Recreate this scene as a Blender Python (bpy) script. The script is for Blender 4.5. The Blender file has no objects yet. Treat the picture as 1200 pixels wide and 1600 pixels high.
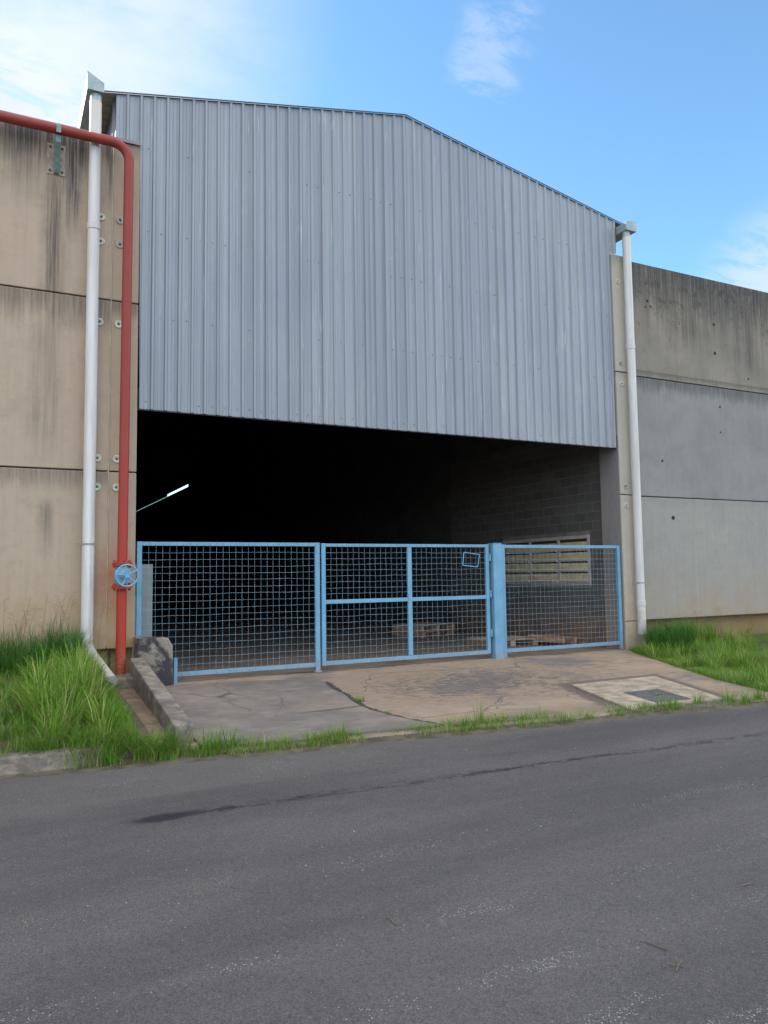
import bpy, bmesh, math, random
import numpy as np
from mathutils import Matrix, Vector

R = math.radians
random.seed(7)
rng = np.random.default_rng(7)
scene = bpy.context.scene
col = scene.collection

# ------------------------------------------------------------------ camera
cam_d = bpy.data.cameras.new('camera')
cam_d.sensor_fit = 'VERTICAL'
cam_d.sensor_height = 32.0
cam_d.sensor_width = 24.0
cam_d.lens = 24.02
cam_d.clip_start = 0.05
cam_d.clip_end = 3000
cam = bpy.data.objects.new('camera', cam_d)
col.objects.link(cam)
_r = Vector((0.89242732, -0.45098081, -0.01377638))
_u = Vector((-0.02400596, -0.07795022, 0.99666819))
_f = Vector((0.4505521, 0.88912321, 0.08039113))
M = Matrix((( _r.x, _u.x, -_f.x, 0.0), (_r.y, _u.y, -_f.y, -11.4525), (_r.z, _u.z, -_f.z, 1.5926), (0, 0, 0, 1)))
cam.matrix_world = M
scene.camera = cam

# ------------------------------------------------------------------ view
vs = scene.view_settings
vs.view_transform = 'Standard'
vs.look = 'None'
vs.gamma = 1.0
vs.use_curve_mapping = False
vs.exposure = 1.3
scene.render.engine = 'CYCLES'
scene.cycles.use_denoising = True
scene.cycles.max_bounces = 5
scene.cycles.diffuse_bounces = 3
scene.cycles.glossy_bounces = 2
scene.cycles.transmission_bounces = 3
scene.cycles.sample_clamp_indirect = 6.0


# ------------------------------------------------------------------ node helper
class NG:
    def __init__(self, tree):
        self.t = tree
        self.t.nodes.clear()

    def n(self, typ, ins=None, **props):
        nd = self.t.nodes.new(typ)
        for k, v in props.items():
            setattr(nd, k, v)
        if ins:
            for k, v in ins.items():
                self.put(nd.inputs[k], v)
        return nd

    def put(self, sock, v):
        if v is None:
            return
        if isinstance(v, bpy.types.Node):
            v = v.outputs[0]
        if isinstance(v, bpy.types.NodeSocket):
            self.t.links.new(v, sock)
        else:
            if isinstance(v, (tuple, list)) and len(v) == 3 and sock.type == 'RGBA':
                v = (*v, 1.0)
            sock.default_value = v

    def m(self, op, a, b=None, c=None, clamp=False):
        nd = self.t.nodes.new('ShaderNodeMath')
        nd.operation = op
        nd.use_clamp = clamp
        self.put(nd.inputs[0], a)
        self.put(nd.inputs[1], b)
        self.put(nd.inputs[2], c)
        return nd.outputs[0]

    def mul(self, a, b): return self.m('MULTIPLY', a, b)
    def add(self, a, b): return self.m('ADD', a, b)

    def pos(self):
        g = self.t.nodes.new('ShaderNodeNewGeometry')
        s = self.t.nodes.new('ShaderNodeSeparateXYZ')
        self.t.links.new(g.outputs['Position'], s.inputs[0])
        return g.outputs['Position'], s.outputs[0], s.outputs[1], s.outputs[2]

    def comb(self, x, y, z):
        nd = self.t.nodes.new('ShaderNodeCombineXYZ')
        for s, v in zip(nd.inputs, (x, y, z)):
            self.put(s, v)
        return nd.outputs[0]

    def noise(self, vec, scale, detail=4.0, rough=0.55, dist=0.0):
        nd = self.n('ShaderNodeTexNoise', {'Vector': vec, 'Scale': scale, 'Detail': detail, 'Roughness': rough, 'Distortion': dist})
        return nd.outputs[0]

    def scaled(self, vec, s):
        nd = self.t.nodes.new('ShaderNodeVectorMath')
        nd.operation = 'MULTIPLY'
        self.put(nd.inputs[0], vec)
        nd.inputs[1].default_value = s
        return nd.outputs[0]

    def ss(self, v, a, b):
        nd = self.t.nodes.new('ShaderNodeMapRange')
        nd.interpolation_type = 'SMOOTHSTEP'
        self.put(nd.inputs['Value'], v)
        nd.inputs['From Min'].default_value = a
        nd.inputs['From Max'].default_value = b
        nd.inputs['To Min'].default_value = 0.0
        nd.inputs['To Max'].default_value = 1.0
        return nd.outputs[0]

    def bump_at(self, v, c, w):
        """smooth bell: 1 at v=c, 0 at |v-c|>w"""
        d = self.m('ABSOLUTE', self.m('SUBTRACT', v, c))
        return self.m('SUBTRACT', 1.0, self.ss(d, 0.0, w))

    def mix(self, fac, a, b, mode='MIX'):
        nd = self.t.nodes.new('ShaderNodeMix')
        nd.data_type = 'RGBA'
        nd.blend_type = mode
        nd.clamp_factor = True
        self.put(nd.inputs[0], fac)
        self.put(nd.inputs[6], a)
        self.put(nd.inputs[7], b)
        return nd.outputs[2]

    def bump(self, h, strength, dist, normal=None):
        nd = self.n('ShaderNodeBump', {'Height': h, 'Strength': strength, 'Distance': dist})
        if normal is not None:
            self.put(nd.inputs['Normal'], normal)
        return nd.outputs[0]

    def surf(self, color, rough=0.8, metal=0.0, normal=None, spec=0.5, **ins):
        b = self.n('ShaderNodeBsdfPrincipled')
        self.put(b.inputs['Base Color'], color)
        self.put(b.inputs['Roughness'], rough)
        self.put(b.inputs['Metallic'], metal)
        self.put(b.inputs['Specular IOR Level'], spec)
        if normal is not None:
            self.put(b.inputs['Normal'], normal)
        for k, v in ins.items():
            self.put(b.inputs[k], v)
        o = self.n('ShaderNodeOutputMaterial')
        self.t.links.new(b.outputs[0], o.inputs[0])
        return b


def material(name):
    m = bpy.data.materials.new(name)
    m.use_nodes = True
    return m, NG(m.node_tree)


# ------------------------------------------------------------------ world and sun
SUN_AZ = R(-42)        # measured from +Y (into the building) towards +X
SUN_EL = R(28)
world = bpy.data.worlds.new('World')
scene.world = world
world.use_nodes = True
g = NG(world.node_tree)
sky = g.n('ShaderNodeTexSky', sky_type='NISHITA')
sky.sun_disc = False
sky.sun_elevation = SUN_EL
sky.sun_rotation = SUN_AZ
sky.air_density = 1.0
sky.dust_density = 0.35
sky.ozone_density = 1.6
tc = g.n('ShaderNodeTexCoord')
dirv = tc.outputs['Generated']
sep = g.n('ShaderNodeSeparateXYZ', {0: dirv})
# cloud deck: direction projected on a plane overhead
zc = g.m('MAXIMUM', g.add(sep.outputs[2], 0.12), 0.02)
px_ = g.m('DIVIDE', sep.outputs[0], zc)
py_ = g.m('DIVIDE', sep.outputs[1], zc)
pv = g.comb(g.add(px_, 3.1), g.add(py_, 7.7), 0.0)
broad = g.noise(pv, 0.62, 2.0, 0.5)
fine = g.noise(pv, 2.6, 6.0, 0.62, 0.35)

fine2 = g.noise(g.scaled(pv, (1.0, 2.6, 1.0)), 5.5, 8.0, 0.68, 0.6)


def blob(d, inner, outer):
    """a cloud bank around one direction of the sky"""
    nd = g.n('ShaderNodeVectorMath', {0: dirv, 1: d}, operation='DOT_PRODUCT')
    return g.ss(nd.outputs['Value'], outer, inner)


field = g.ss(g.add(g.mul(broad, 1.0), g.mul(fine, 0.45)), 0.60, 0.82)  # bright clouds outside the view, added to light the ground
clear = blob((0.50, 0.70, 0.51), 0.85, 0.74)            # clear gap over the building, keeps the added bright clouds out of view
field = g.mul(field, g.m('SUBTRACT', 1.0, clear))
veil = g.mul(blob((-0.10, 0.80, 0.60), 0.996, 0.905), g.ss(g.add(g.mul(fine, 0.6), g.mul(fine2, 0.4)), 0.16, 0.58))
puff = g.mul(blob((0.0, 0.865, 0.50), 0.9995, 0.986), g.ss(fine2, 0.34, 0.52))
wisp1 = g.mul(blob((0.478, 0.648, 0.593), 0.9999, 0.9985), g.ss(fine2, 0.44, 0.66))
wisp2 = g.mul(blob((0.477, 0.676, 0.562), 1.0, 0.9988), g.ss(fine2, 0.42, 0.66))
low = g.mul(blob((0.80, 0.53, 0.28), 0.9995, 0.989), g.ss(fine2, 0.30, 0.62))
m1 = g.m('MAXIMUM', g.mul(veil, 0.85), puff)
m1 = g.m('MAXIMUM', m1, g.mul(wisp1, 0.30))
m1 = g.m('MAXIMUM', m1, g.mul(wisp2, 0.3))
m1 = g.m('MAXIMUM', m1, g.mul(low, 0.75))
SKY_S = 0.12
fill_cloud_col = g.mix(fine, (5.5, 5.6, 5.9), (11.0, 10.6, 10.2))
thin_col = g.mix(fine, (2.45, 2.75, 3.35), (3.7, 3.85, 4.2))
clear_col = g.mix(1.0, sky.outputs[0], (0.80, 1.05, 1.12), 'MULTIPLY')
wcol = g.mix(field, g.mix(m1, clear_col, thin_col), fill_cloud_col)
bg = g.n('ShaderNodeBackground', {'Color': wcol, 'Strength': SKY_S})
wo = g.n('ShaderNodeOutputWorld')
g.t.links.new(bg.outputs[0], wo.inputs[0])

sun_d = bpy.data.lights.new('sun', 'SUN')
sun_d.energy = 2.5
sun_d.angle = R(0.6)
sun_d.color = (1.0, 0.94, 0.85)
sun = bpy.data.objects.new('sun', sun_d)
col.objects.link(sun)
sd = Vector((math.sin(SUN_AZ) * math.cos(SUN_EL), math.cos(SUN_AZ) * math.cos(SUN_EL), math.sin(SUN_EL)))
sun.rotation_euler = sd.to_track_quat('Z', 'Y').to_euler()
sun.location = (0, 40, 40)


# ------------------------------------------------------------------ mesh helpers
class MB:
    def __init__(self):
        self.v = []
        self.f = []

    def face_add(self, vs, fs):
        o = len(self.v)
        self.v.extend(vs)
        self.f.extend([tuple(i + o for i in f) for f in fs])
        return self

    def box(self, x0, x1, y0, y1, z0, z1):
        vs = [(x0, y0, z0), (x1, y0, z0), (x1, y1, z0), (x0, y1, z0), (x0, y0, z1), (x1, y0, z1), (x1, y1, z1), (x0, y1, z1)]
        return self.face_add(vs, [(0, 3, 2, 1), (4, 5, 6, 7), (0, 1, 5, 4), (1, 2, 6, 5), (2, 3, 7, 6), (3, 0, 4, 7)])

    def hexa(self, c):
        """c: 8 corners, bottom ring then top ring"""
        return self.face_add(list(c), [(0, 3, 2, 1), (4, 5, 6, 7), (0, 1, 5, 4), (1, 2, 6, 5), (2, 3, 7, 6), (3, 0, 4, 7)])

    def obox(self, c, ax, ay, az):
        """oriented box: centre and three half-axis vectors"""
        c, ax, ay, az = map(Vector, (c, ax, ay, az))
        vs = [c - ax - ay - az, c + ax - ay - az, c + ax + ay - az, c - ax + ay - az,
              c - ax - ay + az, c + ax - ay + az, c + ax + ay + az, c - ax + ay + az]
        return self.hexa([tuple(v) for v in vs])

    def tube(self, pts, r, seg=12, caps=True, closed=False):
        pts = [Vector(p) for p in pts]
        n = len(pts)
        rr = r if isinstance(r, (list, tuple)) else [r] * n
        o = len(self.v)
        ref = None
        for i, p in enumerate(pts):
            if closed:
                d = pts[(i + 1) % n] - pts[i - 1]
            else:
                d = pts[min(i + 1, n - 1)] - pts[max(i - 1, 0)]
            d.normalize()
            if ref is None:
                ref = Vector((0, 0, 1)) if abs(d.z) < 0.9 else Vector((1, 0, 0))
            a = (ref - d * ref.dot(d)).normalized()
            b = d.cross(a)
            ref = a
            for k in range(seg):
                t = 2 * math.pi * k / seg
                self.v.append(tuple(p + a * (rr[i] * math.cos(t)) + b * (rr[i] * math.sin(t))))
        last = n if closed else n - 1
        for i in range(last):
            j = (i + 1) % n
            for k in range(seg):
                k2 = (k + 1) % seg
                self.f.append((o + i * seg + k, o + i * seg + k2, o + j * seg + k2, o + j * seg + k))
        if caps and not closed:
            self.f.append(tuple(o + k for k in range(seg))[::-1])
            self.f.append(tuple(o + (n - 1) * seg + k for k in range(seg)))
        return self

    def prism(self, poly, ext):
        """poly: list of 3D points, ext: extrusion vector"""
        n = len(poly)
        e = Vector(ext)
        vs = [tuple(p) for p in poly] + [tuple(Vector(p) + e) for p in poly]
        fs = [tuple(range(n))[::-1], tuple(range(n, 2 * n))]
        for i in range(n):
            j = (i + 1) % n
            fs.append((i, j, n + j, n + i))
        return self.face_add(vs, fs)


def mesh_of(name, mb, loc=(0, 0, 0), smooth=False):
    me = bpy.data.meshes.new(name)
    l = Vector(loc)
    me.from_pydata([tuple(Vector(v) - l) for v in mb.v], [], mb.f)
    me.update()
    bm = bmesh.new()
    bm.from_mesh(me)
    bmesh.ops.recalc_face_normals(bm, faces=bm.faces)
    bm.to_mesh(me)
    bm.free()
    if smooth:
        me.polygons.foreach_set('use_smooth', [True] * len(me.polygons))
    return me


def base_of(o):
    l = Vector((0, 0, 0))
    while o is not None:
        l += o.location
        o = o.parent
    return l


def obj(name, mb, mat, parent=None, smooth=False, bevel=0.0, loc=None, label=None, kind=None):
    """link the collected shapes as ONE mesh object (vertices given in place coordinates)"""
    pl = base_of(parent) if parent else Vector((0, 0, 0))
    l = Vector(loc) if loc is not None else pl
    me = mesh_of(name, mb, l, smooth)
    o = bpy.data.objects.new(name, me)
    me.materials.append(mat)
    col.objects.link(o)
    o.parent = parent
    o.location = l - pl
    if bevel:
        b = o.modifiers.new('bevel', 'BEVEL')
        b.width = bevel
        b.segments = 2
        b.limit_method = 'ANGLE'
        b.angle_limit = R(40)
    if smooth:
        md = o.modifiers.new('edges', 'EDGE_SPLIT')
        md.split_angle = R(42)
    if label:
        o['label'] = label
    if kind:
        o['kind'] = kind
    return o


def thing(name, label, cat, loc=(0, 0, 0), group=None):
    o = bpy.data.objects.new(name, None)
    o.empty_display_size = 0.2
    col.objects.link(o)
    o.location = loc
    return tag(o, label, cat, group)


def tag(o, label=None, cat=None, group=None, kind=None):
    if label: o['label'] = label
    if cat: o['category'] = cat
    if group: o['group'] = group
    if kind: o['kind'] = kind
    return o


def share(name, me, parent, at, rot=None, scale=None):
    """one more piece that shares mesh data; at = place coordinates"""
    o = bpy.data.objects.new(name, me)
    col.objects.link(o)
    o.parent = parent
    o.location = Vector(at) - base_of(parent)
    if rot: o.rotation_euler = rot
    if scale: o.scale = scale
    return o


# ------------------------------------------------------------------ materials
def concrete_panel(name, base, dark, warm, seed, top_z, blotch=0.5, mold=1.0, red=False, extra_runs=()):
    m, g = material(name)
    P, x, y, z = g.pos()
    v = g.comb(g.add(x, seed), y, z)
    big = g.noise(v, 0.55, 3, 0.55)
    mid = g.noise(v, 2.2, 8, 0.7)
    run = g.noise(g.comb(g.mul(g.add(x, seed), 5.0), y, g.mul(z, 0.28)), 1.0, 6, 0.65)
    run2 = g.noise(g.comb(g.mul(g.add(x, seed + 9.0), 17.0), y, g.mul(z, 0.5)), 1.0, 4, 0.6)
    grain = g.noise(v, 90.0, 3, 0.7)
    drip = g.noise(g.comb(g.mul(g.add(x, seed), 30.0), y, g.mul(z, 0.7)), 1.0, 5, 0.75)
    cloud = g.noise(v, 7.0, 8, 0.78)
    c = g.mix(g.ss(big, 0.3, 0.7), base, warm)
    c = g.mix(g.mul(g.ss(mid, 0.45, 0.75), blotch), c, tuple(k * 0.72 for k in base))
    c = g.mix(g.mul(g.ss(run2, 0.5, 0.8), 0.28), c, tuple(k * 1.18 for k in base))
    c = g.mix(g.mul(g.ss(run2, 0.52, 0.30), 0.22), c, tuple(k * 0.7 for k in base))
    c = g.mix(g.mul(g.ss(cloud, 0.52, 0.66), 0.35), c, tuple(k * 0.68 for k in base))
    c = g.mix(g.mul(g.ss(cloud, 0.46, 0.34), 0.25), c, tuple(k * 1.2 for k in base))
    # water runs and black growth that start from the top edges of the panels; painted shade on the foundation
    tot = None
    for (zt, depth, amt) in top_z:
        d = g.m('SUBTRACT', zt, z)
        inside = g.ss(d, -0.01, 0.01)
        fall = g.mul(inside, g.m('SUBTRACT', 1.0, g.ss(d, 0.0, depth)))
        k = g.mul(g.ss(g.add(g.mul(run, 1.0), g.mul(fall, 0.42)), 0.56, 0.86), amt)
        k = g.mul(g.mul(k, fall), g.add(0.55, g.mul(g.ss(drip, 0.38, 0.60), 0.6)))
        tot = k if tot is None else g.m('MAXIMUM', tot, k)
    for (xc, w, z0, z1, amt) in extra_runs:
        k = g.mul(g.bump_at(g.add(x, g.mul(g.m('SUBTRACT', mid, 0.5), 0.25)), xc, w), g.mul(g.ss(z, z0, z0 + 0.9), g.ss(z, z1, z1 - 0.25)))
        k = g.mul(g.mul(g.mul(k, amt), g.ss(run, 0.25, 0.6)), g.add(0.5, g.mul(g.ss(drip, 0.38, 0.60), 0.7)))
        tot = k if tot is None else g.m('MAXIMUM', tot, k)
    if blotch > 0.6:   # mottled black growth, heaviest along the top edge
        up = g.ss(z, 5.6, 8.1)
        kb = g.ss(g.add(g.mul(cloud, 0.7), g.add(g.mul(mid, 0.4), g.mul(up, 0.22))), 0.66, 0.86)
        tot = g.m('MAXIMUM', g.mul(tot, 0.8), g.mul(kb, 0.85))
    c = g.mix(g.mul(tot, mold), c, dark)
    if red:   # overspray of the red pipe paint and red earth splash
        dx = g.m('SUBTRACT', x, 1.5)
        dz = g.mul(g.m('SUBTRACT', z, 1.55), 0.62)
        dd = g.m('SQRT', g.add(g.mul(dx, dx), g.mul(dz, dz)))
        k = g.mul(g.m('SUBTRACT', 1.0, g.ss(dd, 0.02, 0.46)), g.ss(mid, 0.2, 0.7))
        c = g.mix(g.mul(k, 0.9), c, (0.42, 0.115, 0.055))
    earth = g.mul(g.m('SUBTRACT', 1.0, g.ss(z, 0.5, 1.9)), g.ss(mid, 0.25, 0.65))
    c = g.mix(g.mul(earth, 0.7 if red else 0.4), c, (0.40, 0.25, 0.11))
    pores = g.ss(g.noise(v, 34.0, 2, 0.5), 0.70, 0.76)
    c = g.mix(g.mul(pores, 0.45), c, tuple(k * 0.45 for k in base))
    c = g.mix(0.35, c, g.mix(grain, (0.3, 0.3, 0.3), (0.75, 0.75, 0.75)), 'SOFT_LIGHT')
    h = g.add(g.add(g.mul(mid, 0.6), g.mul(grain, 0.18)), g.mul(pores, -0.5))
    g.surf(c, 0.88, normal=g.bump(h, 0.5, 0.012), spec=0.3)
    return m


TAN = (0.41, 0.330, 0.258)
M_panel_tan = concrete_panel('tan concrete panel', TAN, (0.06, 0.056, 0.055), (0.43, 0.34, 0.255), 0.0,
                             [(8.10, 1.5, 1.0), (8.10, 0.45, 0.8), (5.6, 0.9, 0.6), (3.1, 0.5, 0.5)], red=True,
                             extra_runs=[(0.63, 0.26, 4.6, 7.45, 0.7), (0.86, 0.22, 6.2, 8.0, 0.9), (1.36, 0.2, 6.7, 8.0, 0.9), (0.25, 0.5, 6.6, 8.1, 0.6), (0.62, 0.14, 1.7, 2.75, 0.6), (0.55, 0.3, 3.0, 5.6, 0.45), (-0.6, 0.5, 4.0, 8.0, 0.4)])
M_column_tan = concrete_panel('tan concrete column', (0.365, 0.29, 0.228), (0.08, 0.07, 0.066), (0.38, 0.30, 0.225), 5.0,
                              [(8.10, 0.7, 0.5), (5.6, 0.4, 0.6)], red=True, blotch=0.3)
M_panel_top = concrete_panel('weathered grey concrete panel', (0.265, 0.238, 0.192), (0.035, 0.036, 0.04), (0.20, 0.19, 0.168), 21.0,
                             [(8.10, 2.6, 1.0), (8.10, 1.0, 0.9), (5.75, 0.2, 0.6)], mold=1.0, blotch=0.75,
                             extra_runs=[(13.4, 1.3, 6.0, 8.1, 0.75), (15.2, 0.9, 5.6, 8.1, 0.7), (12.1, 0.5, 6.5, 8.1, 0.7)])
M_panel_mid = concrete_panel('blue grey concrete panel', (0.255, 0.258, 0.256), (0.09, 0.09, 0.09), (0.22, 0.225, 0.226), 33.0,
                             [(5.6, 0.55, 0.9)], mold=0.9)
M_panel_low = concrete_panel('pale grey concrete panel', (0.315, 0.305, 0.278), (0.14, 0.135, 0.13), (0.285, 0.28, 0.268), 47.0,
                             [(3.1, 0.3, 0.3)], mold=0.6, blotch=0.35)
M_column_pale = concrete_panel('pale concrete column', (0.39, 0.37, 0.32), (0.14, 0.13, 0.115), (0.43, 0.405, 0.35), 61.0,
                               [(8.10, 0.5, 0.5), (5.6, 0.2, 0.3)], blotch=0.3)
M_found = concrete_panel('earth stained foundation concrete', (0.33, 0.25, 0.155), (0.08, 0.07, 0.06), (0.37, 0.25, 0.13), 71.0,
                         [(0.62, 0.3, 0.5)])  # dark top edge is the shade under the panels, put into the colour


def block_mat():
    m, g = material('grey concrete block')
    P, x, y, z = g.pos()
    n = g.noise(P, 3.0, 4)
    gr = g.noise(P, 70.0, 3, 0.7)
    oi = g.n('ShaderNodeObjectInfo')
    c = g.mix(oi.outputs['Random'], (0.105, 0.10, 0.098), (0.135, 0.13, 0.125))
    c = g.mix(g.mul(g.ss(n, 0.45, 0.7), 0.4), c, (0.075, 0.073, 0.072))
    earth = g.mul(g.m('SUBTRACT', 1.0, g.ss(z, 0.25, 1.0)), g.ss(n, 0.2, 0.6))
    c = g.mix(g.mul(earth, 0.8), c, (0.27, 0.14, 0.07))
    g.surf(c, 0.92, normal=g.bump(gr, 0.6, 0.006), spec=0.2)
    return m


M_block = block_mat()


def simple(name, c, rough=0.6, metal=0.0, var=0.15, scale=6.0, grain=0.0, gscale=60.0, spec=0.5, stretch=None):
    m, g = material(name)
    P, x, y, z = g.pos()
    v = P if stretch is None else g.scaled(P, stretch)
    n = g.noise(v, scale, 4, 0.6)
    c2 = g.mix(g.ss(n, 0.3, 0.7), tuple(k * (1 - var) for k in c), tuple(min(1, k * (1 + var)) for k in c))
    nrm = None
    if grain:
        nrm = g.bump(g.noise(P, gscale, 3, 0.65), grain, 0.004)
    g.surf(c2, rough, metal, nrm, spec)
    return m


M_mortar = simple('pale mortar', (0.19, 0.182, 0.172), 0.95, var=0.2, grain=0.4)
M_white_pvc = None


def pvc():
    m, g = material('white plastic pipe')
    P, x, y, z = g.pos()
    n = g.noise(g.scaled(P, (9.0, 9.0, 0.7)), 1.0, 4, 0.6)
    c = g.mix(g.ss(n, 0.35, 0.75), (0.60, 0.60, 0.60), (0.47, 0.455, 0.43))
    gm = g.noise(g.scaled(P, (22.0, 22.0, 1.1)), 1.0, 6, 0.75)
    c = g.mix(g.mul(g.ss(gm, 0.54, 0.66), 0.4), c, (0.36, 0.34, 0.31))
    yell = g.ss(z, 7.9, 8.5)
    c = g.mix(g.mul(yell, 0.6), c, (0.62, 0.56, 0.44))
    dirt = g.mul(g.m('SUBTRACT', 1.0, g.ss(z, 0.4, 1.3)), g.ss(g.noise(P, 7.0, 4), 0.4, 0.65))
    c = g.mix(g.mul(dirt, 0.5), c, (0.36, 0.29, 0.2))
    g.surf(c, 0.38, spec=0.45)
    return m


M_pvc = pvc()


def red_paint():
    m, g = material('faded red pipe paint')
    P, x, y, z = g.pos()
    n = g.noise(P, 4.0, 5, 0.65)
    sp = g.noise(P, 38.0, 3, 0.6)
    c = g.mix(g.ss(z, 1.0, 5.0), (0.36, 0.032, 0.017), (0.255, 0.033, 0.026))
    c = g.mix(g.mul(g.ss(n, 0.45, 0.75), 0.4), c, (0.26, 0.055, 0.042))
    c = g.mix(g.mul(g.ss(sp, 0.66, 0.74), 0.5), c, (0.22, 0.10, 0.07))
    low_ = g.mul(g.m('SUBTRACT', 1.0, g.ss(z, 0.35, 0.75)), g.ss(sp, 0.4, 0.6))
    c = g.mix(g.mul(low_, 0.6), c, (0.30, 0.17, 0.10))
    g.surf(c, 0.5, normal=g.bump(sp, 0.15, 0.003), spec=0.4)
    return m


M_red = red_paint()


def blue_paint(name, c0, c1):
    m, g = material(name)
    P, x, y, z = g.pos()
    n = g.noise(P, 3.0, 5, 0.65)
    sp = g.noise(P, 55.0, 3, 0.65)
    c = g.mix(g.ss(n, 0.3, 0.7), c0, c1)
    c = g.mix(g.mul(g.ss(sp, 0.60, 0.68), 0.6), c, (0.20, 0.12, 0.08))
    c = g.mix(g.mul(g.ss(g.noise(P, 14.0, 6, 0.75), 0.60, 0.66), 0.5), c, (0.30, 0.42, 0.50))
    c = g.mix(g.mul(g.m('SUBTRACT', 1.0, g.ss(z, 0.05, 0.35)), g.mul(g.ss(sp, 0.35, 0.6), 0.5)), c, (0.33, 0.24, 0.16))
    g.surf(c, 0.5, normal=g.bump(sp, 0.2, 0.002), spec=0.4)
    return m


M_blue = blue_paint('light blue gate paint', (0.125, 0.30, 0.46), (0.165, 0.365, 0.53))
M_wire = simple('light blue wire paint', (0.26, 0.43, 0.56), 0.5, var=0.2)
M_galv = simple('galvanised gutter steel', (0.30, 0.37, 0.38), 0.45, 0.35, 0.2, 5.0)
M_green_steel = simple('green grey bracket steel', (0.15, 0.245, 0.23), 0.55, 0.1, 0.25, 9.0)
M_plate = simple('rusty pinkish steel plate', (0.33, 0.25, 0.22), 0.6, 0.1, 0.3, 14.0)
M_dark = simple('dark steel', (0.05, 0.05, 0.055), 0.6, 0.2)
M_washer = simple('zinc bolt cover', (0.50, 0.52, 0.44), 0.5, 0.2, 0.2, 20.0)
M_washer2 = simple('mortar bolt plug', (0.33, 0.32, 0.29), 0.8, 0.0, 0.2, 20.0)
M_hole = simple('painted hole shade', (0.03, 0.028, 0.027), 0.9)  # shade inside holes and slots put into the colour
M_soffit = simple('pale roof sheet underside', (0.42, 0.38, 0.30), 0.6, 0.1, 0.15)
M_coping = simple('dull lilac grey flashing', (0.23, 0.20, 0.23), 0.55, 0.2)
M_louvre = simple('cream painted louvre', (0.56, 0.47, 0.27), 0.75, var=0.2, scale=5.0)
M_lframe = simple('pale grey window concrete', (0.42, 0.39, 0.36), 0.8, var=0.15)
M_wood = simple('weathered pallet wood', (0.33, 0.25, 0.185), 0.85, var=0.35, scale=3.0, stretch=(1.5, 9, 9), grain=0.4)
M_wood_red = simple('reddish pallet wood', (0.33, 0.19, 0.12), 0.85, var=0.35, scale=3.0, stretch=(9, 1.5, 9), grain=0.4)
M_cab = simple('pale grey cabinet paint', (0.27, 0.30, 0.31), 0.5, var=0.08)
M_green = simple('green sticker', (0.02, 0.28, 0.10), 0.5, var=0.1)
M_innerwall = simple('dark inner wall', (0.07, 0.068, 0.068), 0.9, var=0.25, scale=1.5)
M_roofin = simple('shade-darkened roof sheet', (0.055, 0.055, 0.06), 0.6, 0.2, 0.2)  # gloom of the hall put into the colour, real sheet is paler


def steel():
    m, g = material('weathered trapezoidal steel sheet')
    P, x, y, z = g.pos()
    oi = g.n('ShaderNodeObjectInfo')
    big = g.noise(g.scaled(P, (0.7, 0.7, 0.35)), 1.0, 4, 0.6)
    st = g.noise(g.scaled(P, (13.0, 1.0, 0.10)), 1.0, 4, 0.7)
    st2 = g.noise(g.scaled(P, (45.0, 1.0, 0.8)), 1.0, 3, 0.6)
    st3 = g.noise(g.scaled(P, (36.0, 1.0, 0.05)), 1.0, 3, 0.7)
    fine_ = g.noise(P, 60.0, 3, 0.7)
    c = g.mix(g.ss(big, 0.3, 0.7), (0.282, 0.310, 0.345), (0.335, 0.352, 0.378))
    c = g.mix(g.mul(g.ss(st, 0.42, 0.68), 0.6), c, (0.195, 0.21, 0.24))
    c = g.mix(g.mul(g.ss(st3, 0.56, 0.70), 0.45), c, (0.40, 0.42, 0.45))
    c = g.mix(g.mul(g.ss(st3, 0.44, 0.32), 0.28), c, (0.17, 0.185, 0.21))
    c = g.mix(g.mul(oi.outputs['Random'], 0.35), c, (0.225, 0.25, 0.29))
    # chalky drip streaks of limited length
    patch = g.ss(g.noise(g.scaled(P, (3.5, 1.0, 0.9)), 1.0, 3, 0.6), 0.54, 0.64)
    c = g.mix(g.mul(g.mul(g.ss(st2, 0.58, 0.68), patch), 0.7), c, (0.60, 0.61, 0.62))
    brown = g.ss(g.noise(g.scaled(P, (9.0, 1.0, 0.2)), 1.0, 4, 0.6), 0.60, 0.72)
    c = g.mix(g.mul(brown, 0.35), c, (0.27, 0.225, 0.20))
    scuff = g.ss(g.noise(g.scaled(P, (5.0, 5.0, 9.0)), 1.0, 5, 0.7), 0.66, 0.74)
    c = g.mix(g.mul(scuff, 0.3), c, (0.45, 0.46, 0.48))
    rough = g.add(0.34, g.mul(st, 0.28))
    g.surf(c, rough, 0.45, normal=g.bump(g.add(fine_, g.mul(big, 6.0)), 0.14, 0.004), spec=0.4)
    return m


M_steel = steel()


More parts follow.
